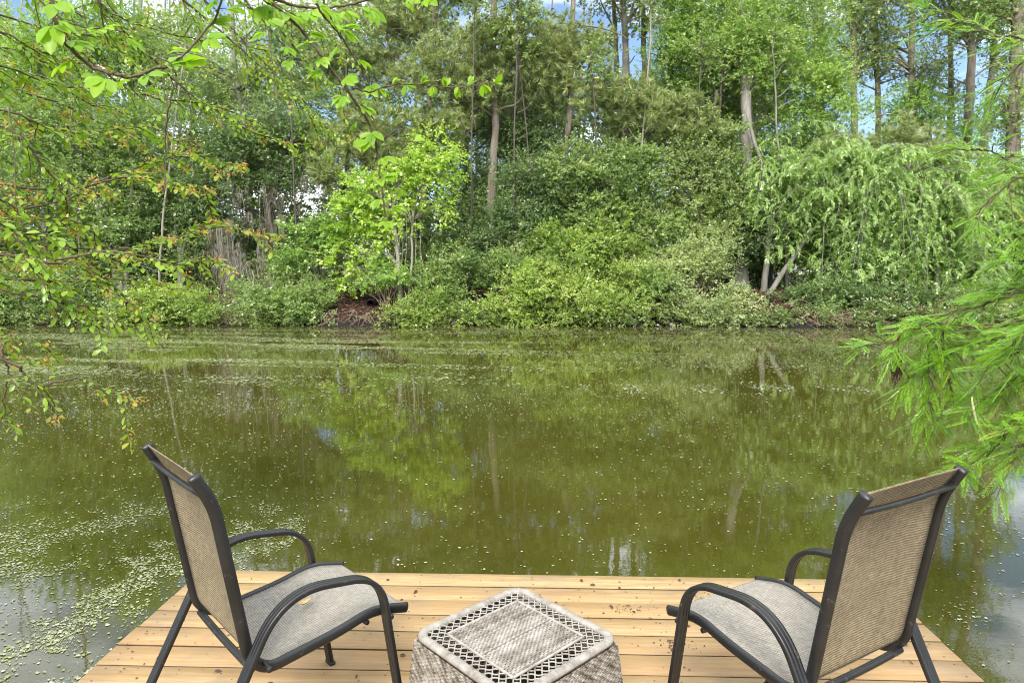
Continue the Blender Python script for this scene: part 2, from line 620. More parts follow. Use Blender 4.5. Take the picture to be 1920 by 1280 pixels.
def tree(name, label, trunks, blobs, D, mat, bark, r=(0.16, 0.05), group=None, cat="tree", leaf=None, pine=None,
         dead=(), moss=(), limbs=3, thick=0.8, sub=1):
    """trunks: pixel polylines; blobs: pixel ellipses. Trunk and limbs are one part, the crown another."""
    SEED[0] += 1
    rng = np.random.default_rng(SEED[0])
    wood = MB()
    paths = []
    for tp in trunks:
        rr = r
        if isinstance(tp, dict):
            rr, tp = tp['r'], tp['p']
        P = px_trunk(tp, D)
        if not (isinstance(tp[0], tuple) and len(tp[0]) > 3):
            P = ground_trunk(P)
        S = wob(rng, spline(P, 6 * len(P)), 0.02)
        rad = np.linspace(rr[0], rr[1], len(S)) * (1 + 0.07 * rng.normal(size=len(S)))
        rad[:3] *= np.array([1.5, 1.25, 1.08])
        wood.tube(S, rad, 9)
        paths.append((S, rad))
    W = px_blobs(blobs, D, thick)
    base = paths[0][0][0].copy()
    base[2] += 0.15
    root = empty(name, base, label, cat, group)
    for c, rr in W:
        # limbs leave the nearest trunk point that lies a little below the blob
        best = None
        for S, rad in paths:
            cand = np.linalg.norm(S - (c - np.array([0, 0, 0.5 * rr[2] + 0.3])), axis=1) + 2.0 * np.clip(S[:, 2] - c[2], 0, None)
            i = int(np.argmin(cand))
            if best is None or cand[i] < best[0]:
                best = (cand[i], S[i], rad[i])
        tgt, _, _ = blob_points(rng, c, rr * 0.75, limbs)
        for t in tgt:
            P = limb_to(rng, wood, best[1], t, min(best[2] * 0.55, 0.07), 0.012)
            for _ in range(sub):
                q = P[int(rng.integers(4, 8))]
                e, _, _ = blob_points(rng, c, rr * 0.95, 1)
                limb_to(rng, wood, q, e[0], 0.02, 0.006, 0.05, 6, 4)
    for d in dead:
        pts = px_trunk(d[0], D)
        wood.tube(wob(rng, spline(pts, 14), 0.01), d[1], 6)
    wood.build("trunk", M[bark], root)
    if W:
        if pine:
            V, T, tt = needles(rng, W, **pine)
            mesh_obj("crown", V, [T], M[mat], root, tt)
        else:
            V, Q, tt = foliage(rng, W, **(leaf or {}))
            mesh_obj("crown", V, [Q], M[mat], root, tt)
    for sp in moss:                                    # each hanging beard of moss is a part of its own
        for _ in range(max(1, round(sp[4] / 24))):
            V, Q, tt = moss_strands(rng, [(*sp[:4], 24, *sp[5:])], D)
            mesh_obj("spanish_moss", V, [Q], M['moss'], root, tt)
    return root


def moss_strands(rng, specs, D):
    """specs: (px, py_top, py_bottom, half width px, strands)."""
    VV, TT = [], []
    for s in specs:
        px, y0, y1, hw, n = s[:5]
        d = s[5] if len(s) > 5 else D
        for q in range(n):
            if q == 0:
                bx, by = px + rng.normal() * hw * 0.55, y0 + rng.random() ** 1.5 * 0.55 * (y1 - y0)
                bl, bd = (y1 - by) * rng.uniform(0.45, 1.0), d + rng.normal() * 0.3
            top = at(bx, by, bd) + rng.normal(size=3) * np.array([.02, .02, .02])
            spread = rng.normal(size=2) * .16
            ln = bl * d / FPX * rng.random() ** 1.1
            k = 9
            t = np.linspace(0, 1, k)
            P = np.repeat(top[None], k, 0)
            P[:, 2] -= t * ln
            P[:, 0] += spread[0] * t ** .6
            P[:, 1] += spread[1] * t ** .6
            P[:, 0] += np.cumsum(rng.normal(size=k)) * 0.040 + (rng.random() - .5) * 0.10 * t
            P[:, 1] += np.cumsum(rng.normal(size=k)) * 0.018
            w = (0.004 + 0.011 * rng.random()) * (1 - 0.85 * t ** 1.5) * (1 + 0.4 * rng.normal(size=k) * 0.6)
            a = rng.random() * PI
            s_ = np.array([math.cos(a), math.sin(a), 0])
            A, B = P + s_ * w[:, None], P - s_ * w[:, None]
            q = np.stack([A[:-1], B[:-1], B[1:], A[1:]], 1).reshape(-1, 3)
            VV.append(q)
            TT.append(np.tile([rng.random(), 0.5 * rng.random() ** 2, 0], (len(q), 1)))
    V = np.concatenate(VV)
    return V, np.arange(len(V)).reshape(-1, 4), np.concatenate(TT)


def shrub(label, D, blobs, mat='shrub', leaf=None, group="shrubs along the far bank", name="shrub", stems=7, bark='root'):
    """A bush on the bank: thin stems fanning from the root into low leafy mounds."""
    SEED[0] += 1
    rng = np.random.default_rng(SEED[0])
    W = px_blobs([(q[0], q[1] + 9, q[2] * 1.08, q[3] * 1.1) for q in blobs], D - .35, 0.9)
    c0 = W[0][0]
    gz = float(ground_z(c0[0], c0[1]))
    base = np.array([c0[0], c0[1], max(gz, -0.05)])
    root = empty(name, base, label, "shrub", group)
    wood = MB()
    for c, r in W:
        tg, _, _ = blob_points(rng, c, r * 0.8, stems)
        for t in tg:
            s = base + np.array([rng.normal() * 0.12, rng.normal() * 0.1, -0.1])
            limb_to(rng, wood, s, t, 0.022, 0.006, 0.05 + 0.1 * rng.random(), 8, 4)
    wood.build("stem", M[bark], root)
    a = dict(L=0.105, aspect=0.5, cover=5.5, clump=0.24, up=0.75, tip=0.08)
    a.update(leaf or {})
    V, Q, tt = foliage(rng, W, **a)
    mesh_obj("leaves", V, [Q], M[mat], root, tt)
    return root


# ------------------------------------------------------------------ the far bank: back of the wood
def grove():
    """The back of the wood, one mass of trunks and leaves seen through the trees in front."""
    rng = np.random.default_rng(7)
    wood, blobs = MB(), []

    def gap(q):
        # a clearing in front of the white house
        return -21 < q[0][0] < -12.5 and q[0][1] < 40 and 1.5 < q[0][2] < 5.2

    for i in range(46):
        D = rng.uniform(40, 56)
        px = rng.uniform(-150, 1560)
        top = rng.uniform(-420, 40)
        p = at(px, 420, D)
        q = at(px + rng.normal() * 25, top, D)
        P = ground_trunk([p, (p + q) / 2 + rng.normal(size=3) * .15, q])
        wood.tube(wob(rng, spline(P, 12), 0.03), (rng.uniform(.12, .22), .05), 6)
    for i in range(300):
        D = rng.uniform(34, 52)
        px = rng.uniform(-200, 1600)
        py = rng.uniform(-60, 500) if px < 1500 else rng.uniform(330, 500)
        if (px < 620 and py < 40) or (940 < px < 1230 and py < 130) or (660 < px < 740 and py < 130):
            continue
        blobs.append((at(px, py, D), np.array([1, .8, .6]) * rng.uniform(1.2, 3.0)))
    for i in range(110):
        blobs.append((at(-200 + i * 21 + rng.normal() * 20, rng.uniform(390, 530), rng.uniform(31.5, 42)), np.array([2.2, 1.5, 1.3]) * rng.uniform(.8, 1.2)))
    blobs = [q for q in blobs if not gap(q)]
    for i in range(70):
        blobs.append((at(rng.uniform(-60, 800), rng.uniform(250, 450), rng.uniform(32.5, 44)), np.array([1.9, 1.3, 1.2]) * rng.uniform(.7, 1.2)))
    for i in range(45):
        blobs.append((at(rng.uniform(880, 1420), rng.uniform(180, 330), rng.uniform(34, 44)), np.array([1.8, 1.3, 1.4]) * rng.uniform(.7, 1.2)))
    for i in range(30):
        blobs.append((at(rng.uniform(1440, 1960), rng.uniform(360, 500), rng.uniform(31.5, 38)), np.array([1.8, 1.3, 1.2]) * rng.uniform(.7, 1.2)))
    blobs = [q for q in blobs if not gap(q)]
    V, Q, tt = foliage(rng, blobs, L=0.20, aspect=0.6, cover=2.3, clump=0.6)
    w = wood.build("woods", M['bark_grey'])
    w["kind"] = "stuff"
    o = mesh_obj("woods_foliage", V, [Q], M['grove'], None, tt)
    o["kind"] = "stuff"


grove()

# ------------------------------------------------------------------ the far bank: trees one can tell apart
FINE = dict(L=0.108, aspect=0.55, cover=5.2, clump=0.34)
OPEN = dict(L=0.13, aspect=0.5, cover=2.6, clump=0.34, sprays=6)

# tall pines
PT = dict(cover=4.0, L=0.34, w=0.026, per=26)
tree("pine_tree", "tall pine leaning right behind the lime-green sapling, bare lower trunk", [[(796, 330), (804, 200), (810, 70), (824, -60), (845, -330)]],
     [(690, 130, 85, 45), (770, 60, 80, 45), (720, 30, 90, 30), (640, 100, 60, 40), (850, -60, 120, 70), (860, -240, 180, 90), (740, -170, 110, 60)],
     33, 'pine', 'bark_pine', (.20, .11), "tall pines on the far bank", "pine tree", pine=PT)
tree("pine_tree", "pine with a thick crooked dead limb curving off its trunk, broad needle crown", [[(918, 330), (923, 200), (922, 60), (928, -120), (936, -330)]],
     [(900, 120, 120, 62), (980, 110, 90, 45), (830, 150, 95, 45), (940, 60, 90, 40), (1010, 140, 60, 40), (880, 190, 90, 35), (930, -90, 110, 50), (940, -250, 150, 90)],
     30, 'pine', 'bark_pine', (.21, .12), "tall pines on the far bank", "pine tree", pine=PT,
     dead=[([(924, 212), (945, 203), (968, 196), (985, 178), (1006, 155)], (.085, .03)), ([(1004, 158), (1001, 135), (1004, 118)], (.03, .01)), ([(918, 285), (930, 275)], (.05, .02))])
tree("pine_tree", "slim straight pine with one black limb arching to the right", [[(1058, 300), (1066, 200), (1070, 60), (1072, -80), (1070, -330)]],
     [(1040, 130, 60, 50), (1075, 95, 60, 40), (1030, 60, 50, 30), (1065, -110, 90, 50), (1075, -250, 120, 80), (1110, 80, 40, 30)],
     31, 'pine', 'bark_pine', (.17, .10), "tall pines on the far bank", "pine tree", pine=PT,
     dead=[([(1070, 140), (1077, 115), (1092, 102), (1122, 95)], (.06, .02)), ([(1068, 55), (1100, 50), (1150, 60), (1180, 75)], (.05, .02)), ([(1065, 210), (1054, 197)], (.03, .01))])
tree("pine_tree", "low pine bough with drooping pale needles and a rusty patch, mid wood", [[(1205, 300), (1214, 230), (1225, 190)]],
     [(1165, 185, 75, 38), (1215, 215, 60, 40), (1255, 235, 40, 35), (1120, 165, 40, 30), (1280, 200, 40, 28)],
     28.5, 'pine', 'bark_dark', (.08, .03), "tall pines on the far bank", "pine tree", pine=dict(cover=4.5, L=0.34, w=0.026, per=28))
tree("pine_tree", "young yellow-green pine between the lime sapling and the mossy oak", [[(705, 420), (700, 330), (690, 240), (684, 190)]],
     [(690, 250, 55, 40), (650, 285, 60, 40), (720, 300, 55, 35), (790, 245, 55, 28), (620, 330, 45, 30), (838, 235, 35, 28), (670, 205, 40, 30)],
     29, 'pine', 'bark_dark', (.11, .03), "tall pines on the far bank", "pine tree", pine=dict(cover=4.9, L=0.34, w=0.026, per=28))
tree("pine_tree", "small dense pine rising behind the drooping tree", [[(1690, 420), (1693, 330), (1698, 240)]],
     [(1700, 260, 45, 35), (1740, 290, 45, 30), (1610, 280, 60, 28), (1680, 310, 50, 32), (1760, 330, 40, 28), (1560, 290, 40, 25)],
     29, 'pine', 'bark_dark', (.09, .03), "tall pines on the far bank", "pine tree", pine=dict(cover=5.2, L=0.34, w=0.026, per=30))

# sparse tall trunks against the sky
SP = dict(L=0.14, aspect=0.5, cover=1.9, clump=0.35, per=7, sprays=3, tip=0.1)
TG = "bare-stemmed trees against the sky"
tree("slender_tree", "pale grey trunk with a broken hollow knot, bare limbs fanning upward", [[(1172, 160), (1170, 100), (1167, 0), (1166, -150), (1170, -330)]],
     [(1150, -60, 70, 60), (1200, 20, 50, 40), (1190, -200, 120, 90)], 35, 'grove', 'bark_grey', (.23, .12), TG, leaf=SP,
     dead=[([(1170, 130), (1182, 115), (1190, 105)], (.06, .03)), ([(1169, 60), (1185, 20), (1200, -40)], (.08, .03)), ([(1168, 40), (1150, 0), (1120, -50)], (.07, .03)), ([(1168, 152), (1163, 157)], (.10, .08))])
tree("slender_tree", "thin grey trunk close beside the pale trunk with the hollow knot", [[(1154, 160), (1152, 100), (1148, 0), (1144, -150), (1140, -330)]],
     [(1120, -40, 60, 50), (1130, -200, 100, 80)], 37, 'grove', 'bark_grey', (.16, .09), TG, leaf=SP,
     dead=[([(1150, 50), (1130, 10), (1115, -30)], (.05, .02)), ([(1152, 90), (1120, 60), (1095, 52)], (.05, .02))])
tree("slender_tree", "pale slim trunk just left of the bright ivy-clad crown", [[(1208, 170), (1206, 90), (1203, 0), (1204, -150), (1200, -330)]],
     [(1225, -40, 50, 50), (1210, -220, 110, 90)], 36, 'grove', 'bark_grey', (.18, .09), TG, leaf=SP,
     dead=[([(1206, 80), (1220, 30), (1232, -20)], (.05, .02))])
RG = [
    (1542, 260, 1540, 34, .17, "dark slim trunk on the edge of the large ivy-clad crown"),
    (1604, 300, 1604, 33, .19, "dark trunk with shaggy upper bark beside the large ivy-clad crown"),
    (1648, 240, 1642, 34, .16, "thin reddish trunk with long bare side twigs, open sky behind"),
    (1710, 280, 1711, 33, .19, "straight dark trunk alone against the blue gap"),
    (1780, 260, 1782, 36, .16, "straight trunk with a rusty needle clump on its lower stem"),
    (1812, 260, 1822, 33, .24, "thick grey trunk with ragged bark, left of the curved one"),
    (1842, 290, 1862, 34, .22, "smooth grey trunk that bends to the right as it rises"),
    (1900, 330, 1905, 29, .33, "stout trunk wrapped in green creeper by the frame edge"),
]
for px, py, pt, D, r, lab in RG:
    rng = np.random.default_rng(px)
    bl = [(pt + rng.normal() * 40, -40 + rng.normal() * 40, 70, 40), (pt + rng.normal() * 40, -180, 110, 70), (pt + rng.normal() * 30, -320, 120, 80),
          (pt - 40, 60 + rng.normal() * 40, 45, 35), (pt + 35, 130 + rng.normal() * 40, 40, 35)]
    bl += [(pt + rng.normal() * 35, rng.uniform(20, 230), 48, 36), (pt + rng.normal() * 45, rng.uniform(-20, 120), 50, 34)]
    if px == 1780:
        bl.append((1785, 170, 34, 26))
    if px == 1900:
        bl += [(1898, 120, 24, 90), (1900, 250, 26, 60)]
    dd = []
    for k in range(5):
        s = 1 if rng.random() < .5 else -1
        y0 = rng.uniform(-20, 190)
        ln = rng.uniform(35, 85)
        dd.append(([(pt + (px - pt) * max(0, y0) / py, y0), (pt + s * ln * .5, y0 - rng.uniform(5, 28)), (pt + s * ln, y0 - rng.uniform(-5, 40))], (.045, .012)))
    tree("slender_tree", lab, [[(px, py), (0.3 * px + 0.7 * pt, 120 if px != 1842 else 170), (pt, 10), (pt + rng.normal() * 10, -330)]], bl, D,
         'grove' if px not in (1900,) else 'mid', 'bark_pine' if px not in (1842,) else 'bark_grey', (r, r * .55), TG, leaf=SP, dead=dd, limbs=3)

# broadleaved trees
BG = "broadleaved trees on the far bank"
tree("broadleaf_tree", "big bright-green tree clad in creeper, its shaggy grey trunk showing mid-crown",
     [{'p': [(1392, 470, 29.2), (1396, 330, 29.2), (1396, 200, 29.2), (1392, 60, 30), (1388, -200, 30)], 'r': (.36, .14)},
      {'p': [(1444, 470), (1430, 330), (1412, 250), (1404, 170)], 'r': (.10, .06)}],
     [(1400, 90, 120, 80), (1310, 60, 70, 60), (1480, 120, 90, 70), (1540, 170, 70, 70), (1330, 170, 60, 55), (1470, 220, 80, 45), (1550, 250, 50, 50), (1400, -60, 160, 80), (1500, 20, 90, 70),
      (1290, 120, 50, 50), (1440, 290, 70, 40), (1510, 310, 60, 35), (1400, -230, 180, 100), (1385, 70, 40, 46, 29), (1410, 20, 40, 40, 29), (1372, 340, 34, 34, 28.9), (1415, 390, 34, 30, 28.9), (1420, 140, 26, 26, 29)],
     31, 'bright', 'bark_grey', group=BG, leaf=dict(FINE, tip=0.16, cover=4.4), dead=[([(1400, 300), (1418, 270), (1436, 320)], (.05, .03))])
tree("broadleaf_tree", "vivid green leafy tree high beside the pale trunks", [[(1265, 330), (1262, 200), (1258, 80), (1256, -60)]],
     [(1250, 110, 45, 45), (1275, 40, 50, 50), (1235, 170, 40, 35), (1290, -40, 70, 60)], 32, 'bright', 'bark_dark', (.15, .07), BG, leaf=FINE)
tree("broadleaf_tree", "rusty olive tree draped in dead vines, leaning slim trunk below its crown", [[(1305, 560), (1312, 420), (1330, 250), (1344, 170)]],
     [(1290, 290, 60, 50), (1330, 330, 60, 60), (1270, 370, 50, 50), (1340, 250, 45, 35), (1320, 420, 70, 45)], 28.5, 'mid', 'bark_dark', (.15, .06), BG, leaf=dict(FINE, tip=0.3))
tree("sapling", "lime-green sapling with three drooping leafy lobes above the drain pipe",
     [{'p': [(752, 575), (748, 470), (742, 400), (760, 345), (800, 300)], 'r': (.10, .03)}, {'p': [(764, 585), (772, 480), (775, 400), (788, 350)], 'r': (.06, .025)}],
     [(818, 285, 44, 42), (838, 325, 28, 30), (795, 330, 40, 34), (836, 385, 18, 42), (770, 385, 26, 36), (690, 365, 52, 36), (650, 400, 34, 40), (640, 455, 26, 36), (705, 430, 30, 40), (655, 515, 26, 24), (700, 480, 22, 26), (735, 330, 30, 26)],
     26.8, 'lime', 'twig_pale', group=BG, leaf=dict(L=0.12, aspect=0.7, cover=4.6, clump=0.26, droop=0.15), limbs=4, cat="sapling",
     dead=[([(752 + 9 * k, 380 + 12 * k), (756 + 8 * k, 460), (748 + 10 * k, 530), (754 + 9 * k, 560 + 6 * k)], (.016, .008)) for k in range(-3, 5)]
     + [([(700, 420), (668, 470), (664, 500)], (.018, .008)), ([(790, 480), (800, 520), (815, 545)], (.018, .008)), ([(655, 500), (648, 530), (640, 560)], (.02, .008))])
tree("mossy_oak", "dark spreading oak hung with grey moss curtains",
     [{'p': [(512, 560), (515, 470), (508, 390), (520, 330), (545, 260)], 'r': (.24, .10)}, {'p': [(505, 370), (480, 345), (462, 335), (440, 300)], 'r': (.13, .06)}, {'p': [(514, 450), (500, 420), (478, 400)], 'r': (.10, .05)}],
     [(440, 300, 90, 45), (530, 250, 80, 45), (400, 380, 70, 45), (470, 260, 70, 45), (590, 270, 50, 40), (350, 400, 60, 40), (560, 330, 50, 35), (430, 430, 60, 24)],
     30, 'dark', 'bark_dark', group=BG, leaf=dict(FINE, cover=4.2), cat="oak",
     moss=[(425, 410, 590, 44, 360, 28.2), (470, 330, 480, 60, 170, 29.2), (530, 370, 500, 44, 150, 29.2), (575, 470, 560, 20, 70, 27.5), (505, 480, 575, 26, 90, 28), (545, 330, 440, 50, 150, 29), (438, 490, 612, 34, 380, 27.0)])
tree("broadleaf_tree", "fresh green low tree beside the hanging moss curtain", [[(600, 590), (596, 520), (585, 460), (575, 430)]],
     [(560, 455, 44, 30), (600, 470, 40, 30), (540, 490, 34, 22), (590, 425, 34, 24), (620, 440, 26, 26)], 27.4, 'bright', 'bark_dark', (.08, .03), BG, leaf=dict(FINE, L=0.125, aspect=.7, droop=.1),
     moss=[(574, 490, 545, 9, 22)])
tree("multi_stem_tree", "grey many-stemmed tree behind the reddish branch tips",
     [{'p': [(232, 580), (222, 480), (200, 400), (190, 290), (176, 210)], 'r': (.15, .06)}, {'p': [(236, 580), (240, 430), (246, 330), (244, 240)], 'r': (.11, .05)}, {'p': [(228, 570), (180, 380), (140, 270), (95, 190)], 'r': (.11, .05)}],
     [(180, 260, 110, 55), (90, 230, 90, 70), (270, 210, 80, 55), (250, 300, 80, 45), (130, 340, 100, 50), (40, 330, 90, 70), (290, 360, 70, 40), (200, 420, 90, 40)],
     29, 'mid', 'bark_grey', group=BG, leaf=dict(FINE, cover=3.8))
tree("broadleaf_tree", "grey-trunked forked tree in front of the white house", [[(345, 560), (342, 480), (334, 440), (326, 400)], {'p': [(343, 490), (354, 440), (360, 405)], 'r': (.09, .05)}],
     [(330, 340, 70, 40), (290, 430, 60, 30), (250, 490, 70, 40)], 29.5, 'dark', 'bark_grey', (.14, .06), BG, leaf=FINE)
tree("broadleaf_tree", "tall thin-leaved tree filling the upper wood behind the overhanging branches", [[(470, 400), (462, 250), (440, 100), (430, -200)]],
     [(320, 150, 110, 60), (430, 170, 90, 55), (520, 110, 90, 60), (600, 190, 70, 50), (560, 40, 80, 50), (240, 120, 90, 60), (620, 110, 60, 50)],
     34, 'mid', 'bark_grey', (.20, .07), BG, leaf=dict(OPEN, cover=3.2), limbs=4,
     dead=[([(700, 110), (660, 60), (640, 0), (650, -80)], (.06, .03)), ([(735, 110), (690, 40), (665, -30)], (.06, .03)), ([(530, 100), (580, 120), (600, 140)], (.06, .03))])
tree("broadleaf_tree", "leafy tree with yellowish outer twigs high beyond the overhanging branches", [[(90, 420), (84, 250), (70, 80), (60, -200)]],
     [(60, 130, 110, 80), (150, 90, 80, 60), (20, 250, 70, 70), (120, 190, 80, 50), (190, 20, 80, 60)], 32, 'bright', 'bark_grey', (.20, .08), BG, leaf=dict(OPEN, cover=4.2))
tree("broadleaf_tree", "deep green tree standing between the two tall pines", [[(860, 520), (866, 400), (872, 280), (880, 170)], {'p': [(872, 300), (884, 245), (876, 215)], 'r': (.07, .04)}],
     [(870, 330, 40, 50), (905, 390, 60, 45), (960, 330, 60, 60), (880, 230, 40, 40), (1000, 270, 60, 50), (950, 240, 50, 35)], 31.5, 'dark', 'bark_dark', (.12, .05), BG, leaf=dict(FINE, cover=6))
tree("broadleaf_tree", "dark broad holly-like tree behind the sunny bank shrubs", [[(980, 590), (984, 480), (990, 380), (1000, 300)], {'p': [(1000, 400), (1002, 330), (990, 300)], 'r': (.08, .03)}],
     [(960, 400, 80, 50), (1060, 360, 80, 55), (900, 450, 70, 45), (1020, 440, 80, 45), (990, 330, 60, 40)], 28.6, 'dark', 'bark_dark', (.14, .04), BG, leaf=dict(FINE, cover=5.5))
tree("broadleaf_tree", "rounded grey-green tree above the bank shrubs, mid wood", [[(1140, 590), (1140, 480), (1146, 380), (1150, 330)]],
     [(1140, 330, 70, 45), (1200, 370, 60, 50), (1120, 400, 70, 45), (1080, 310, 50, 35), (1220, 440, 60, 45), (1180, 300, 50, 30)], 28, 'mid', 'bark_dark', (.13, .04), BG, leaf=dict(FINE, cover=5.2, tip=.12))
tree("broadleaf_tree", "thin dark-leaved tree behind the leaning trunks, lower wood", [[(1376, 580), (1378, 480), (1384, 380)]],
     [(1370, 400, 60, 45), (1420, 430, 50, 40), (1360, 470, 55, 35), (1480, 400, 60, 45)], 29, 'dark', 'bark_dark', (.10, .04), BG, leaf=FINE)
tree("broadleaf_tree", "broad green tree under the bare stems, seen above the drooping tree", [[(1750, 420), (1748, 320), (1745, 220)]],
     [(1690, 215, 50, 34), (1750, 215, 60, 36), (1800, 260, 50, 34), (1720, 180, 40, 26), (1850, 330, 50, 40)], 33, 'bright', 'bark_dark', (.13, .05), BG, leaf=dict(FINE, cover=3.6))
tree("broadleaf_tree", "tree with deep shade under it at the far end of the right bank", [[(1880, 560), (1884, 440), (1890, 330)]],
     [(1870, 420, 70, 60), (1930, 380, 80, 80), (1900, 500, 80, 50), (1820, 520, 60, 40), (1980, 480, 70, 70)], 29, 'mid', 'bark_dark', (.16, .06), BG, leaf=FINE)


rngs = np.random.default_rng(404)
for px, D, r in ((560, 28.6, .05), (640, 29.4, .07), (880, 28.0, .055), (965, 28.3, .06), (1012, 29, .05), (1120, 27.9, .055), (1188, 28.2, .06), (1290, 28.0, .05), (1475, 29, .07), (1345, 29.2, .08), (300, 28.6, .06), (150, 28.4, .06)):
    top = rngs.uniform(-40, 130)
    lean = rngs.normal() * 22
    dd = []
    for k in range(4):
        y0 = rngs.uniform(top + 20, 400)
        sx_ = (1 if k % 2 else -1) * rngs.uniform(20, 50)
        xx = px + lean * (480 - y0) / (480 - top)
        dd.append(([(xx, y0), (xx + sx_ * .5, y0 - 12), (xx + sx_, y0 - rngs.uniform(15, 45))], (.03, .008)))
    tree("thin_sapling", "thin bare-stemmed sapling standing among the mid-wood foliage", [[(px, 480), (px + lean * .5 + rngs.normal() * 6, .5 * (480 + top)), (px + lean, top)]],
         [(px + lean, top + 10, 34, 26), (px + lean + 20, top + 50, 28, 20)], D, 'mid', ['bark_grey', 'bark_dark', 'twig_pale'][int(rngs.integers(0, 3))], (r, r * .5),
         "thin saplings in the middle of the wood", "sapling", leaf=SP, dead=dd, limbs=2)


def drooping_tree():
    """Two trunks leaning over the bank, long arching boughs hung with pinnate sprays."""
    rng = np.random.default_rng(77)
    D = 27.6
    wood = MB()
    P1 = ground_trunk(px_trunk([(1448, 545), (1490, 480), (1545, 405), (1610, 335), (1665, 300, 27)], 28))
    P2 = ground_trunk(px_trunk([(1434, 525), (1444, 450), (1450, 385), (1440, 330), (1415, 270), (1400, 210)], 28.4))
    P3 = ground_trunk(px_trunk([(1760, 570), (1752, 450), (1730, 360), (1700, 310)], 28))
    S = []
    for P, r in ((P1, (.13, .06)), (P2, (.15, .06)), (P3, (.11, .05))):
        q = wob(rng, spline(P, 28), 0.015)
        wood.tube(q, r, 9)
        S.append(q)
    pos, dr, nr, tt = [], [], [], []
    tips = [(1445, 470), (1440, 420), (1470, 360), (1480, 320), (1500, 430), (1520, 510), (1550, 560), (1600, 575), (1640, 560), (1580, 480), (1660, 500), (1700, 570), (1740, 560),
            (1720, 480), (1780, 540), (1800, 470), (1830, 520), (1850, 440), (1870, 550), (1880, 400), (1840, 380), (1790, 400), (1760, 330), (1690, 280), (1620, 290), (1560, 300), (1510, 290),
            (1540, 370), (1640, 420), (1610, 520), (1490, 395), (1900, 480), (1920, 540), (1560, 430), (1680, 440), (1750, 430), (1590, 360), (1640, 350), (1710, 380), (1820, 330), (1460, 300),
            (1900, 340), (1530, 330), (1600, 320), (1660, 330), (1700, 340)]
    for k, (px, py) in enumerate(tips * 3):
        if k >= len(tips):
            px, py = px + rng.normal() * 25, py + rng.normal() * 20
        d = D + rng.uniform(-2.0, 1.6)
        e = at(px, py, d)
        src = S[0][int(rng.integers(17, 28))] if px < 1720 else S[2][int(rng.integers(18, 28))]
        if px < 1500 and py < 420 and rng.random() < .4:
            src = S[1][int(rng.integers(16, 24))]
        ln = np.linalg.norm(e - src)
        mid = src * 0.45 + e * 0.55 + np.array([0, 0, 0.22 * ln + 0.25])
        P = wob(rng, spline([src, mid, e], 22), 0.012)
        wood.tube(P, (.028, .006), 5)
        for j in range(5, 22):
            for _ in range(2):
                # hanging side twig with two ranks of leaves
                h = rng.uniform(.35, .95)
                a = rng.uniform(0, 2 * PI)
                out = np.array([math.cos(a), math.sin(a), 0])
                n = 9
                t = np.linspace(0, 1, n)[:, None]
                Q = P[j] + out * (0.85 * h * (1 - (1 - t) ** 2)) + np.array([0, 0, -1.0]) * (h * 0.55 * t ** 1.7)
                wood.tube(Q, (.006, .003), 3, cap=False)
                m = int(h / 0.045)
                u = np.linspace(0.12, 1, m) * (n - 1)
                i0 = np.clip(u.astype(int), 0, n - 2)
                X = Q[i0] + (Q[i0 + 1] - Q[i0]) * (u - i0)[:, None]
                tg = unit(Q[i0 + 1] - Q[i0])
                sd = unit(np.cross(tg, np.array([0.0, 0, 1]) + 0.3 * rng.normal(size=3)))
                sg = np.where(np.arange(m) % 2 == 0, 1.0, -1.0)[:, None]
                pos.append(X)
                dr.append(unit(tg * 0.75 + sd * sg * 0.8 - np.array([0, 0, .25])))
                nr.append(unit(np.cross(sd, tg) * -1 + 0.35 * rng.normal(size=(m, 3)) + np.array([0, 0, .5])))
                c = rng.random()
                tt.append(np.stack([np.clip(.5 * c + .5 * rng.random(m), 0, 1), (u / (n - 1) > .85) * .5 * rng.random(m), np.full(m, c)], -1))
    root = empty("drooping_tree", S[0][1], "wide drooping tree on leaning trunks, pale leaf sprays hanging to the water", "tree")
    wood.build("trunk", M['bark_grey'], root)
    pos, dr, nr, tt = map(np.concatenate, (pos, dr, nr, tt))
    L = 0.135 * (0.7 + 0.6 * rng.random(len(pos)))
    V, Q, _, k = place_leaves(pos, dr, nr, L, L * 0.40, SIMPLE)
    tt = np.repeat(tt, k, axis=0)
    W = px_blobs([(1640, 380, 130, 70), (1780, 420, 120, 80), (1560, 400, 80, 70), (1700, 490, 140, 60), (1860, 460, 80, 80), (1590, 490, 80, 50), (1480, 400, 40, 60)], 28.6, .6)
    V2, Q2, t2 = foliage(rng, W, L=.115, aspect=.42, cover=3.0, clump=.34, droop=.3, tip=.1)
    mesh_obj("crown", np.concatenate([V, V2]), [np.concatenate([Q, Q2 + len(V)])], M['drooping'], root, np.concatenate([tt, t2]))


drooping_tree()

# ------------------------------------------------------------------ shrubs along the far bank
DK = dict(L=0.10, cover=3.0)
shrub("low dark shrub at the left end of the bank, half behind the reddish twigs", 27, [(40, 560, 70, 40), (110, 590, 40, 18), (-40, 540, 70, 50)], 'mid')
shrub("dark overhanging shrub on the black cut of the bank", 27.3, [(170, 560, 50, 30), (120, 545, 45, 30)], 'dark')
shrub("olive shrub above a tangle of pink-brown roots", 26.6, [(285, 580, 50, 28), (240, 590, 40, 18), (310, 555, 40, 22)], 'shrub', dict(tip=0.25))
shrub("yellowish fine-leaved shrub just left of the hanging moss curtain", 26.6, [(365, 580, 42, 26), (335, 560, 30, 22), (385, 560, 26, 26)], 'shrub', dict(L=.09))
shrub("dark glossy shrub between the moss curtain and the bare clay bank", 26.7, [(500, 565, 50, 32), (555, 570, 46, 34), (590, 545, 24, 26), (520, 600, 50, 12), (470, 545, 30, 22)], 'mid', dict(L=.11, aspect=.38, cover=6))
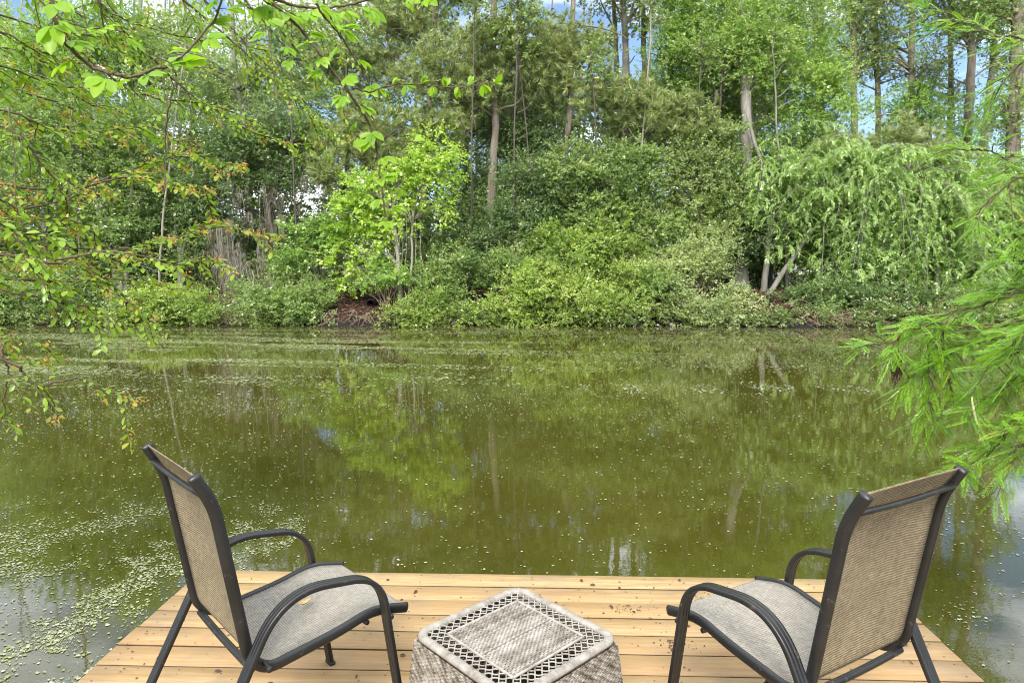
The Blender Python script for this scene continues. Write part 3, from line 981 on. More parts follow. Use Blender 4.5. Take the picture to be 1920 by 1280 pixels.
shrub("yellow-green shrub spilling to the water right of the drain pipe", 26.3, [(770, 585, 46, 28), (800, 565, 36, 24), (745, 600, 28, 14), (820, 600, 34, 14)], 'shrub')
shrub("mid-green shrub behind the yellow-green one, right of the clay bank", 27.2, [(850, 545, 46, 38), (815, 510, 40, 34), (880, 590, 34, 22), (860, 490, 40, 26)], 'mid')
shrub("lime-yellow rounded shrub overhanging the water, mid bank", 26.3, [(940, 580, 46, 30), (985, 555, 44, 36), (910, 590, 26, 18), (970, 600, 40, 14), (985, 510, 22, 28)], 'shrub', dict(tip=.15))
shrub("bright shrub with paler leaf tips, next to the lime-yellow rounded one", 26.5, [(1055, 560, 46, 38), (1090, 540, 38, 36), (1060, 595, 40, 16), (1040, 520, 30, 24)], 'shrub', dict(tip=.22))
shrub("leafy shrub over the bare driftwood sticks", 26.6, [(1150, 565, 44, 34), (1180, 590, 28, 20), (1175, 535, 36, 34), (1120, 585, 30, 18)], 'shrub', dict(tip=.1))
shrub("tall yellowish shrub in the middle of the bank, above the low ones", 27.4, [(1050, 470, 46, 36), (1100, 450, 40, 34), (1075, 500, 50, 28), (1030, 440, 24, 26)], 'shrub', dict(cover=5))
shrub("tall grey-green shrub beside the yellowish middle one", 27.6, [(960, 480, 46, 30), (930, 510, 40, 30), (1000, 500, 34, 26)], 'mid')
shrub("tall shrub with loose bright tips right of the yellowish middle one", 27.4, [(1160, 480, 46, 38), (1200, 500, 30, 36), (1140, 430, 36, 30)], 'shrub', dict(tip=.12))
shrub("pale blotchy shrub right of the fallen log", 26.4, [(1280, 560, 36, 30), (1262, 530, 22, 22), (1290, 595, 34, 20)], 'pale')
shrub("whitish-green shrub leaning furthest over the water", 26.0, [(1345, 580, 42, 30), (1380, 560, 30, 26), (1320, 608, 34, 12), (1370, 605, 32, 12)], 'pale')
shrub("small pale sprig shrub on a bent stem beside the whitish-green one", 26.6, [(1435, 582, 22, 15), (1410, 590, 14, 12)], 'pale', stems=4)
shrub("tiered grey-green shrub showing a pale forked stem beneath", 27.4, [(1300, 470, 50, 24), (1340, 450, 40, 22), (1260, 490, 36, 22), (1330, 500, 44, 18)], 'pale', dict(tip=.02))
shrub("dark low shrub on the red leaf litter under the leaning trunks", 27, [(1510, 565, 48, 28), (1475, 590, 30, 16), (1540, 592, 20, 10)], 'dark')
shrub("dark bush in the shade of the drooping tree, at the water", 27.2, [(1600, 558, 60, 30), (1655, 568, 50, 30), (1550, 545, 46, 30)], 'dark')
shrub("bush at the far right end of the bank under the drooping tree", 27.2, [(1750, 570, 60, 36), (1820, 560, 60, 40), (1890, 570, 60, 40)], 'mid')
shrub("dark tangled shrub between the leaning trunks and the water", 26.7, [(1460, 596, 34, 16), (1500, 590, 36, 18), (1545, 596, 34, 14)], 'mid', dict(L=.09))
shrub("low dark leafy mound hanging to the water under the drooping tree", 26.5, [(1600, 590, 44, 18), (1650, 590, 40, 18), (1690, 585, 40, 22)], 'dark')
shrub("small shrub in the gap beside the fallen log", 26.8, [(1228, 560, 22, 34), (1222, 520, 26, 30)], 'mid')
shrub("small flat-branched plant over the clay bank, bright green", 26.7, [(725, 505, 36, 14), (690, 522, 26, 7), (750, 515, 30, 10), (705, 485, 20, 10)], 'bright', stems=4)


def undergrowth():
    rng = np.random.default_rng(21)
    blobs = []
    for i in range(110):
        px = -100 + i * 19.5 + rng.normal() * 8
        if 620 < px < 725 and rng.random() < .8:
            continue
        D = rng.uniform(28.5, 33)
        blobs.append((at(px, rng.uniform(440, 560), D), np.array([1.0, .8, .62]) * rng.uniform(.7, 1.3)))
    # low growth hanging over the waterline
    for i in range(150):
        px = -60 + i * 13.5 + rng.normal() * 6
        if 612 < px < 726 or (1440 < px < 1620 and rng.random() < .45):
            continue
        p = at(px, 600, 26.0)
        y = float(shore(p[0])) + rng.uniform(-.05, .5)
        blobs.append((np.array([p[0], y, rng.uniform(.18, .55)]), np.array([.42, .3, .24]) * rng.uniform(.6, 1.3)))
    V, Q, tt = foliage(rng, blobs, L=0.11, aspect=0.55, cover=3.2, clump=0.36)
    mesh_obj("undergrowth", V, [Q], M['grove'], None, tt)["kind"] = "stuff"


undergrowth()

# roots, fallen leaves, sticks on the bank
rng = np.random.default_rng(4)
b = MB()
for (x0, x1, n) in ((262, 420, 150), (425, 490, 120), (1480, 1640, 110), (720, 1240, 160), (60, 260, 90), (610, 720, 40)):
    for _ in range(n):
        px = rng.uniform(x0, x1)
        p = at(px, 575, 26.6)
        y = shore(p[0])
        s = np.array([p[0], y + rng.uniform(.1, .6), rng.uniform(.15, .65)])
        e = np.array([p[0] + rng.normal() * .5, y - rng.uniform(-.05, .25), rng.uniform(-.05, .25)])
        b.tube(wob(rng, spline([s, (s + e) / 2 + rng.normal(size=3) * .12, e], 9), .015), (rng.uniform(.008, .02), .004), 4)
b.build("exposed_roots", M['root'])["kind"] = "stuff"

m, nt, bs = new_mat("fallen_leaves")
a = node(nt, "ShaderNodeAttribute", attribute_name="tint")
s = nt.nodes.new("ShaderNodeSeparateColor")
nt.links.new(a.outputs["Color"], s.inputs["Color"])
nt.links.new(ramp(nt, s.outputs[0], [(0, (.035, .020, .013)), (.5, (.10, .043, .023)), (1, (.20, .11, .06))]), bs.inputs["Base Color"])
bs.inputs["Roughness"].default_value = .8
M['litter'] = m
n = 60000
x = rng.uniform(-22, 21, n)
y = shore(x) + rng.uniform(.30, 5.5, n)
z = ground_z(x, y) + .015
pos = np.stack([x, y, z], -1)
a_ = rng.uniform(0, 2 * PI, n)
V, Q, _, k = place_leaves(pos, np.stack([np.cos(a_), np.sin(a_), .2 * rng.normal(size=n)], -1), unit(np.array([0, -.3, 1]) + .4 * rng.normal(size=(n, 3))), .11 * (.6 + .8 * rng.random(n)), .06, SIMPLE)
mesh_obj("leaf_litter", V, [Q], M['litter'], None, np.repeat(rng.random((n, 3)), k, axis=0))["kind"] = "stuff"

# black drain pipe end in the clay bank
p = at(697, 568, 26.9)
m, nt, bs = new_mat("black_plastic")
bs.inputs["Base Color"].default_value = (.012, .012, .013, 1)
bs.inputs["Roughness"].default_value = .55
M['black'] = m
root = empty("drain_pipe", p, "black corrugated drain pipe end sticking out of the clay bank", "pipe")
b = MB()
ax = unit(np.array([-.25, -1.0, -.12]))
L0 = np.linspace(-1.2, .12, 40)
rr = .165 + .012 * np.sign(np.sin(L0 * 40))
b.tube(p + ax * L0[:, None], rr, 20, cap=False)
b.tube(p + ax * L0[::-1, None], np.full(40, .14), 20, cap=False)
b.build("pipe_wall", M['black'], root)
b = MB()
ring = [p + ax * .12 + (.158 * (math.cos(t) * RT + math.sin(t) * np.array([0, 0, 1]))) for t in np.linspace(0, 2 * PI, 25)]
b.tube(ring, np.full(25, .02), 8, cap=False)
b.build("rim", M['black'], root)

# fallen log and sticks
p = at(1243, 606, 26.0)
p[2] = .12
root = empty("fallen_log", p, "short cut log with a pale sawn end lying on the waterline", "log")
b = MB()
P = np.array([p + np.array([.28, -.35, -.06]), p + np.array([.05, .1, .06]), p + np.array([-.35, .7, .32])])
b.tube(wob(rng, spline(P, 10), .006), (.10, .085), 12, cap=False)
b.build("bark", M['bark_dark'], root)
b = MB()
T = unit(P[0] - P[1])
b.tube(np.array([P[0] - T * .02, P[0] + T * .004]), np.array([.095, .093]), 12)
b.build("sawn_end", M['twig_pale'], root)
for (pts, lab) in (([(1070, 606), (1110, 590), (1150, 603), (1210, 600)], "long bare grey stick lying along the waterline beside the fallen log"),
                   ([(845, 612), (868, 598), (880, 607), (900, 603)], "small knot of grey driftwood at the water below the shrubs"),
                   ([(1405, 585), (1425, 600), (1442, 612)], "broken stick poking out of the water by the pale sprig shrub")):
    b = MB()
    P = np.array(px_trunk(pts, 25.9))
    P[:, 2] = np.maximum(P[:, 2], .0) + .03
    b.tube(wob(rng, spline(P, 16), .015), (.035, .012), 6)
    for i in range(5):
        q = P[int(rng.integers(0, len(P)))]
        b.tube(wob(rng, spline([q, q + rng.normal(size=3) * np.array([.35, .2, .15]) + np.array([0, 0, .12])], 6), .01), (.016, .005), 4)
    props(b.build("driftwood", M['twig_pale']), lab, "driftwood")


# white house half hidden behind the trees
def house():
    D = 40
    c = at(420, 470, D)
    g = float(ground_z(c[0], c[1]))
    root = empty("white_house", (c[0], c[1], g), "white house with a grey roof, glimpsed behind the trees and moss", "house")
    m, nt, bs = new_mat("white_siding")
    w = node(nt, "ShaderNodeTexWave", Scale=2.6, wave_type='BANDS', bands_direction='Z', wave_profile='SAW')
    nt.links.new(coords(nt), w.inputs["Vector"])
    nt.links.new(ramp(nt, noise(nt, coords(nt), .8), [(.3, (.68, .68, .69)), (.7, (.80, .80, .80))]), bs.inputs["Base Color"])
    bump(nt, bs, w.outputs["Fac"], .5, .03)
    x0, x1, y0, y1 = c[0] - 5.5, c[0] + 4.5, c[1], c[1] + 7
    z1 = 4.5
    b = MB()
    b.box((x0, y0, g - .3), (x1, y1, z1))
    b.add([(x0, y0, z1), (x0, y1, z1), (x0, (y0 + y1) / 2, z1 + 1.1), (x1, y0, z1), (x1, y1, z1), (x1, (y0 + y1) / 2, z1 + 1.1)], None, [(0, 1, 2), (3, 5, 4)])
    b.build("wall", m, root, smooth=False)
    m2, nt, bs = new_mat("grey_shingles")
    nt.links.new(ramp(nt, noise(nt, coords(nt, (3, 9, 3)), 3), [(.35, (.20, .20, .20)), (.65, (.34, .33, .32))]), bs.inputs["Base Color"])
    b = MB()
    ym, e = (y0 + y1) / 2, .5
    for ya in (y0 - e, y1 + e):
        za = z1 - e * 1.1 / (y1 - y0) * 2
        b.add([(x0 - e, ya, za), (x1 + e, ya, za), (x1 + e, ym, z1 + 1.2), (x0 - e, ym, z1 + 1.2), (x0 - e, ya, za + .14), (x1 + e, ya, za + .14), (x1 + e, ym, z1 + 1.32), (x0 - e, ym, z1 + 1.32)],
              [(0, 3, 2, 1), (4, 5, 6, 7), (0, 1, 5, 4), (1, 2, 6, 5), (2, 3, 7, 6), (3, 0, 4, 7)])
    b.build("roof", m2, root, smooth=False)
    mg, nt, bs = new_mat("window_glass")
    bs.inputs["Base Color"].default_value = (.03, .035, .04, 1)
    bs.inputs["Roughness"].default_value = .08
    for xw in (x0 + 1.6, x0 + 4.4, x0 + 7.4):
        b = MB()
        b.box((xw - .48, y0 - .03, 2.35), (xw + .48, y0 - .003, 3.75))
        w = b.build("window", mg, root, smooth=False)
        b = MB()
        for bx in (((xw - .56, y0 - .06, 2.27), (xw - .48, y0 - .003, 3.83)), ((xw + .48, y0 - .06, 2.27), (xw + .56, y0 - .003, 3.83)), ((xw - .48, y0 - .06, 3.75), (xw + .48, y0 - .003, 3.83)),
                   ((xw - .48, y0 - .06, 2.27), (xw + .48, y0 - .003, 2.35)), ((xw - .48, y0 - .05, 3.03), (xw + .48, y0 - .032, 3.08))):
            b.box(*bx)
        fr = b.build("frame", m, root, smooth=False)
        fr.parent = w
        fr.matrix_parent_inverse = Matrix.Identity(4)


house()


# ------------------------------------------------------------------ pond surface: duckweed, scum, specks
def floaters():
    rng = np.random.default_rng(31)
    xs, ys, ss, tn = [], [], [], []

    def put(x, y, s, t):
        xs.append(x), ys.append(y), ss.append(s), tn.append(t)
    # loose specks everywhere
    n = 260000
    y = 2.6 + 23 * rng.random(n) ** 0.8
    x = (rng.random(n) * 2 - 1) * (0.95 * y + 1.2)
    dens = 0.20 + 0.9 * np.clip(noise2(x * .55 + 9, y * .8, 2) * 1.6 - .55, 0, 1) * np.clip(noise2(x * .16, y * .22 + 3, 3) * 2 - .4, 0, 1)
    dens *= np.where(y < 9, .55, 1.0)
    k = rng.random(n) < dens * .55
    x, y = x[k], y[k]
    put(x, y, .0035 + .009 * rng.random(len(x)) ** 3 + .0006 * y, .35 + .65 * rng.random(len(x)))
    # belt of scum in long drifting streaks on the left, thinner to the right
    n = 300000
    y = rng.uniform(9.5, 25.3, n)
    x = rng.uniform(-22, 14, n)
    f = noise2(x * .18 + 4, y * 1.5 + .25 * x, 11) * .6 + noise2(x * .5, y * 3.1 + .4 * x, 12) * .4
    left = np.clip((3.0 - x) / 16, 0.0, 1) ** .8
    belt = np.clip(1 - np.abs(y - (19 + .18 * x)) / 8.0, 0, 1)
    k = rng.random(n) < np.clip((f - .47) * 6, 0, 1) * (.16 + .84 * left) * belt
    x, y = x[k], y[k]
    put(x, y, .018 + .028 * rng.random(len(x)), .25 + .5 * rng.random(len(x)))
    # a thin line of foam across the middle of the pond, right side
    n = 1500
    x = rng.uniform(.5, 9, n)
    y = 11.2 + .12 * (x - 1) + rng.normal(size=n) * .35 + .5 * noise2(x * .8, x * 0, 4)
    k = noise2(x * 2.2, y * 2, 8) > .62
    put(x[k], y[k], .012 + .016 * rng.random(k.sum()), .7 + .3 * rng.random(k.sum()))
    # mats drifted against the deck's left side, and sparser ones on the right
    n = 240000
    x = rng.uniform(-5.8, -1.86, n)
    y = rng.uniform(.6, 6.2, n)
    f = .55 * noise2(x * 2.6, y * 2.6, 21) + .45 * noise2(x * 7, y * 7 + x * 2, 22)
    near = np.clip(1.15 - (-1.9 - x) / 4.0, 0, 1) * np.clip((6.2 - y) / 3.0, 0, 1)
    k = rng.random(n) < np.clip((f - .60 + .20 * near) * 4, 0.06, .75) * np.clip(near * 1.5, 0, .9)
    x, y = x[k], y[k]
    put(x, y, .003 + .011 * rng.random(len(x)) ** 2.6, .35 + .62 * rng.random(len(x)) ** 1.4)
    n = 60000
    x = rng.uniform(1.9, 5.5, n)
    y = rng.uniform(1.0, 5.5, n)
    f = .55 * noise2(x * 2.3 + 7, y * 2.6, 23) + .45 * noise2(x * 7, y * 7, 24)
    near = np.clip(1 - (x - 1.9) / 3.0, 0, 1) * np.clip((4.6 - y) / 2.5, 0, 1)
    k = rng.random(n) < np.clip((f - .62 + .16 * near) * 7, 0, 1) * near
    x, y = x[k], y[k]
    put(x, y, .003 + .011 * rng.random(len(x)) ** 2.2, .45 + .5 * rng.random(len(x)))
    x, y, s, t = map(np.concatenate, (xs, ys, ss, tn))
    keep = ~((np.abs(x) < 1.86) & (y < 3.45)) & (y < shore(x) - .02)
    x, y, s, t = x[keep], y[keep], s[keep], t[keep]
    n = len(x)
    a0 = rng.random(n) * 6.3
    asp = .45 + .55 * rng.random(n)
    K = 6
    a = np.arange(K) * 2 * PI / K
    ir = .65 + .5 * rng.random((n, K))
    lx, ly = np.cos(a)[None] * s[:, None] * ir, np.sin(a)[None] * (s * asp)[:, None] * ir
    ca, sa = np.cos(a0)[:, None], np.sin(a0)[:, None]
    V = np.stack([x[:, None] + lx * ca - ly * sa, y[:, None] + lx * sa + ly * ca, np.broadcast_to((.003 + .003 * rng.random(n))[:, None], (n, K))], -1).reshape(-1, 3)
    m, nt, bs = new_mat("duckweed")
    at_ = node(nt, "ShaderNodeAttribute", attribute_name="tint")
    sp = nt.nodes.new("ShaderNodeSeparateColor")
    nt.links.new(at_.outputs["Color"], sp.inputs["Color"])
    nt.links.new(ramp(nt, sp.outputs[0], [(0.1, (.13, .155, .030)), (.5, (.175, .205, .075)), (.8, (.25, .265, .16)), (1, (.44, .44, .36))]), bs.inputs["Base Color"])
    bs.inputs["Roughness"].default_value = .6
    tt = np.repeat(np.stack([t, t, t], -1), K, axis=0)
    o = mesh_obj("duckweed", V, [np.arange(n * K).reshape(-1, K)], m, None, tt)
    o["kind"] = "stuff"


floaters()


# ------------------------------------------------------------------ near trees whose branches hang into the view
class Veg:
    def __init__(self, seed):
        self.rng = np.random.default_rng(seed)
        self.wood, self.L = MB(), []

    def leaf(self, pos, d, n, L, W, t):
        self.L.append((pos, d, n, L, W, t))

    def twig_leaves(self, P, every, L, aspect, orange=0.0, start=.12, spread=.8, hang=.15):
        rng = self.rng
        ln = np.linalg.norm(np.diff(P, axis=0), axis=1)
        s = np.concatenate([[0], np.cumsum(ln)])
        m = max(2, int(s[-1] * (1 - start) / every))
        u = np.linspace(start * s[-1], s[-1], m)
        X = np.stack([np.interp(u, s, P[:, k]) for k in range(3)], -1)
        T = unit(np.stack([np.interp(u, s, np.gradient(P[:, k], s)) for k in range(3)], -1))
        side = unit(np.cross(T, np.array([0, 0, 1.0]) + .25 * rng.normal(size=3)))
        sg = np.where(np.arange(m) % 2 == 0, 1., -1.)[:, None]
        d = unit(T * .65 + side * sg * spread + rng.normal(size=(m, 3)) * .22 - np.array([0, 0, hang]))
        nr = unit(np.array([0, 0, 1.0]) + rng.normal(size=(m, 3)) * .38)
        lf = L * (.65 + .6 * rng.random(m))
        t = np.stack([np.clip(.5 * rng.random() + .5 * rng.random(m), 0, 1), np.clip((u / s[-1] - .75) * 2.2, 0, 1) * orange * rng.random(m), np.zeros(m)], -1)
        self.leaf(X, d, nr, lf, lf * aspect, t)
        if orange > 0 and rng.random() < orange:
            # a tuft of small rusty seed wings or new leaves at the tip
            k = int(rng.integers(9, 18))
            X = P[-1] + rng.normal(size=(k, 3)) * np.array([.018, .018, .010]) - (P[-1] - P[-2]) * rng.random(k)[:, None] * 1.5
            self.leaf(X, unit(rng.normal(size=(k, 3)) + np.array([0, 0, .3])), rand_unit(rng, k), np.full(k, L * .42), np.full(k, L * .17),
                      np.stack([rng.random(k), .75 + .25 * rng.random(k), np.zeros(k)], -1))

    def branch(self, pts, r=.010, tw=.060, tl=(.12, .36), every=.021, L=.049, aspect=.55, orange=.3, t0=.15, flat=.35, droop=.25):
        rng = self.rng
        P = wob(rng, spline(pts, 10 * len(pts)), .004)
        self.wood.tube(P, (r * 1.25, .003), 6)
        s = np.concatenate([[0], np.cumsum(np.linalg.norm(np.diff(P, axis=0), axis=1))])
        u = np.arange(t0 * s[-1], s[-1], tw)
        for k, q in enumerate(u):
            i = min(int(np.searchsorted(s, q)), len(P) - 2)
            T = unit(P[i + 1] - P[i])
            side = unit(np.cross(T, [0, 0, 1.0])) * (1 if k % 2 else -1)
            d = unit(T * rng.uniform(.4, 1.0) + side * rng.uniform(.5, 1.0) + np.array([0, 0, rng.normal() * flat - .08]))
            h = rng.uniform(*tl) * (1.1 - .5 * q / s[-1])
            t = np.linspace(0, 1, 7)[:, None]
            Q = P[i] + d * h * t + np.array([0, 0, -1.]) * h * droop * t ** 2
            Q = wob(rng, Q, .003)
            self.wood.tube(Q, (.0034, .0016), 4, cap=False)
            self.twig_leaves(Q, every, L, aspect, orange)
        self.twig_leaves(P[int(len(P) * .6):], every, L, aspect, orange)

    def finish(self, root, mat, bark, leafname="crown", template=OVAL):
        self.wood.build("trunk", M[bark], root)
        A = [np.concatenate([np.atleast_1d(x[i]) for x in self.L]) for i in range(6)]
        V, Q, T, k = place_leaves(*A[:5], template)
        mesh_obj(leafname, V, [Q, T], M[mat], root, np.repeat(A[5], k, axis=0))


def left_tree():
    g = Veg(55)
    rng = g.rng
    base = np.array([-4.6, .4, .35])
    trunk = wob(rng, spline([base - np.array([0, 0, .5]), base + np.array([.05, .1, 1.2]), base + np.array([.25, .4, 2.6]), base + np.array([.6, .9, 4.2]), base + np.array([1.0, 1.4, 5.6])], 40), .01)
    g.wood.tube(trunk, (.13, .04), 10)
    B = [
        ([(-260, 430, 3.2), (0, 472, 3.4), (100, 485, 3.5), (160, 505, 3.6), (230, 560, 3.7), (290, 605, 3.8)], .012, .35),
        ([(-260, 520, 3.2), (0, 520, 3.4), (120, 524, 3.5), (230, 520, 3.7), (330, 545, 3.9)], .009, .3),
        ([(-240, 500, 3.5), (20, 478, 3.7), (60, 452, 3.8), (150, 455, 3.9), (260, 458, 4.0), (340, 440, 4.1), (410, 428, 4.2), (500, 440, 4.3)], .009, .75),
        ([(100, 487, 3.5), (170, 476, 3.6), (250, 478, 3.7), (330, 490, 3.8), (410, 488, 3.9)], .006, .5),
        ([(-240, 600, 2.9), (0, 682, 3.0), (40, 712, 3.05), (80, 752, 3.1), (112, 788, 3.15)], .009, .75),
        ([(66, 730, 3.1), (110, 720, 3.15), (160, 722, 3.2), (210, 745, 3.25), (262, 750, 3.3)], .005, .85),
        ([(0, 640, 3.0), (20, 690, 3.05), (15, 750, 3.1), (30, 800, 3.1)], .004, .7),
        ([(-200, 560, 3.0), (-20, 600, 3.1), (40, 625, 3.15), (90, 650, 3.2)], .006, .6),
        ([(-260, 300, 3.4), (0, 330, 3.6), (150, 335, 3.8), (250, 303, 4.0), (330, 282, 4.1), (400, 290, 4.2), (458, 312, 4.3)], .008, .7),
        ([(-260, 370, 3.4), (40, 395, 3.6), (180, 348, 3.8), (260, 338, 3.9), (330, 350, 4.0), (398, 362, 4.1)], .008, .6),
        ([(-260, 350, 3.2), (0, 370, 3.4), (60, 400, 3.5), (130, 420, 3.6), (180, 432, 3.7)], .007, .25),
        ([(-260, 400, 3.0), (0, 430, 3.2), (60, 500, 3.3), (110, 560, 3.4), (150, 590, 3.5)], .007, .2),
        ([(-260, 230, 3.3), (0, 250, 3.4), (70, 300, 3.5), (110, 360, 3.6), (130, 400, 3.7)], .007, .3),
        ([(-260, 170, 3.4), (0, 200, 3.5), (100, 230, 3.7), (200, 240, 3.9), (290, 235, 4.0)], .008, .35),
        ([(-260, 90, 3.4), (0, 130, 3.6), (90, 160, 3.8), (190, 165, 4.0)], .008, .35),
        ([(-260, 20, 3.6), (0, 60, 3.8), (70, 100, 4.0), (150, 120, 4.2)], .008, .3),
        ([(-100, -120, 3.8), (60, -20, 4.0), (150, 90, 4.2), (260, 170, 4.4), (390, 195, 4.6), (480, 230, 4.7)], .010, .2),
        ([(40, -140, 3.9), (180, -10, 4.1), (270, 90, 4.3), (350, 165, 4.5), (430, 220, 4.6), (520, 262, 4.8), (600, 272, 4.9)], .010, .15),
        ([(200, -140, 4.0), (320, -20, 4.2), (420, 60, 4.4), (520, 150, 4.6), (600, 225, 4.7), (650, 262, 4.8)], .010, .2),
        ([(300, -140, 4.0), (430, -10, 4.2), (520, 50, 4.4), (590, 130, 4.6), (640, 170, 4.7)], .008, .1),
        ([(100, -120, 4.1), (230, 30, 4.3), (300, 60, 4.4), (400, 80, 4.5), (500, 95, 4.6)], .008, .1),
        ([(150, -100, 3.7), (200, 10, 3.8), (210, 90, 3.9), (260, 130, 3.9)], .006, .2),
        ([(-240, 380, 2.7), (-60, 400, 2.8), (30, 430, 2.9), (90, 440, 3.0)], .006, .15),
        ([(-60, -140, 4.2), (60, -30, 4.4), (170, 40, 4.6), (300, 110, 4.8), (400, 130, 4.9)], .008, .15),
        ([(250, -140, 4.3), (380, 0, 4.5), (470, 90, 4.7), (560, 180, 4.8), (590, 240, 4.9)], .008, .12),
        ([(380, -140, 4.3), (500, -10, 4.5), (600, 60, 4.7), (660, 110, 4.8)], .008, .1),
        ([(-260, -40, 4.0), (-20, 20, 4.2), (90, 50, 4.4), (200, 60, 4.6), (280, 40, 4.7)], .008, .2),
        ([(-260, 150, 3.9), (-20, 160, 4.1), (120, 200, 4.3), (260, 260, 4.5), (350, 262, 4.6)], .008, .4),
        ([(-260, 60, 3.7), (-20, 90, 3.9), (80, 120, 4.0), (160, 190, 4.1), (230, 210, 4.2)], .008, .3),
        ([(0, 540, 3.3), (90, 560, 3.4), (170, 575, 3.5), (215, 610, 3.5)], .005, .1),
    ]
    for pts, r, orange in B:
        W = [at(*p) for p in pts]
        if pts[0][0] <= -90 or pts[0][1] <= -90:
            z = W[0][2]
            j = int(np.argmin(np.abs(trunk[:, 2] - (z - .35))))
            W = [trunk[j], .5 * (trunk[j] + W[0]) + np.array([0, 0, .12])] + W
        g.branch(W, r, tw=.125 if pts[-1][1] > 640 else .055, L=.042 if pts[-1][1] > 640 or pts[0][1] < 0 else .049, orange=orange, t0=.30 if len(W) > len(pts) else .1)
    # long bare twigs hanging straight down
    for (x, y0, y1, d) in ((160, -60, 175, 3.4), (308, 100, 362, 3.3), (460, -60, 250, 3.5), (510, 60, 240, 3.9), (352, 150, 320, 4.2), (128, 330, 400, 3.5), (20, 200, 480, 3.2)):
        P = wob(rng, spline([at(x - 6, y0, d), at(x + 5, .5 * (y0 + y1), d), at(x, y1, d)], 18), .003)
        g.wood.tube(P, (.003, .0015), 5)
        g.twig_leaves(P, .09, .035, .5, .2)
    root = empty("overhanging_tree", base, "small-leaved tree by the deck, rusty-tipped branches reaching over the water", "tree")
    g.finish(root, 'near', 'twig')


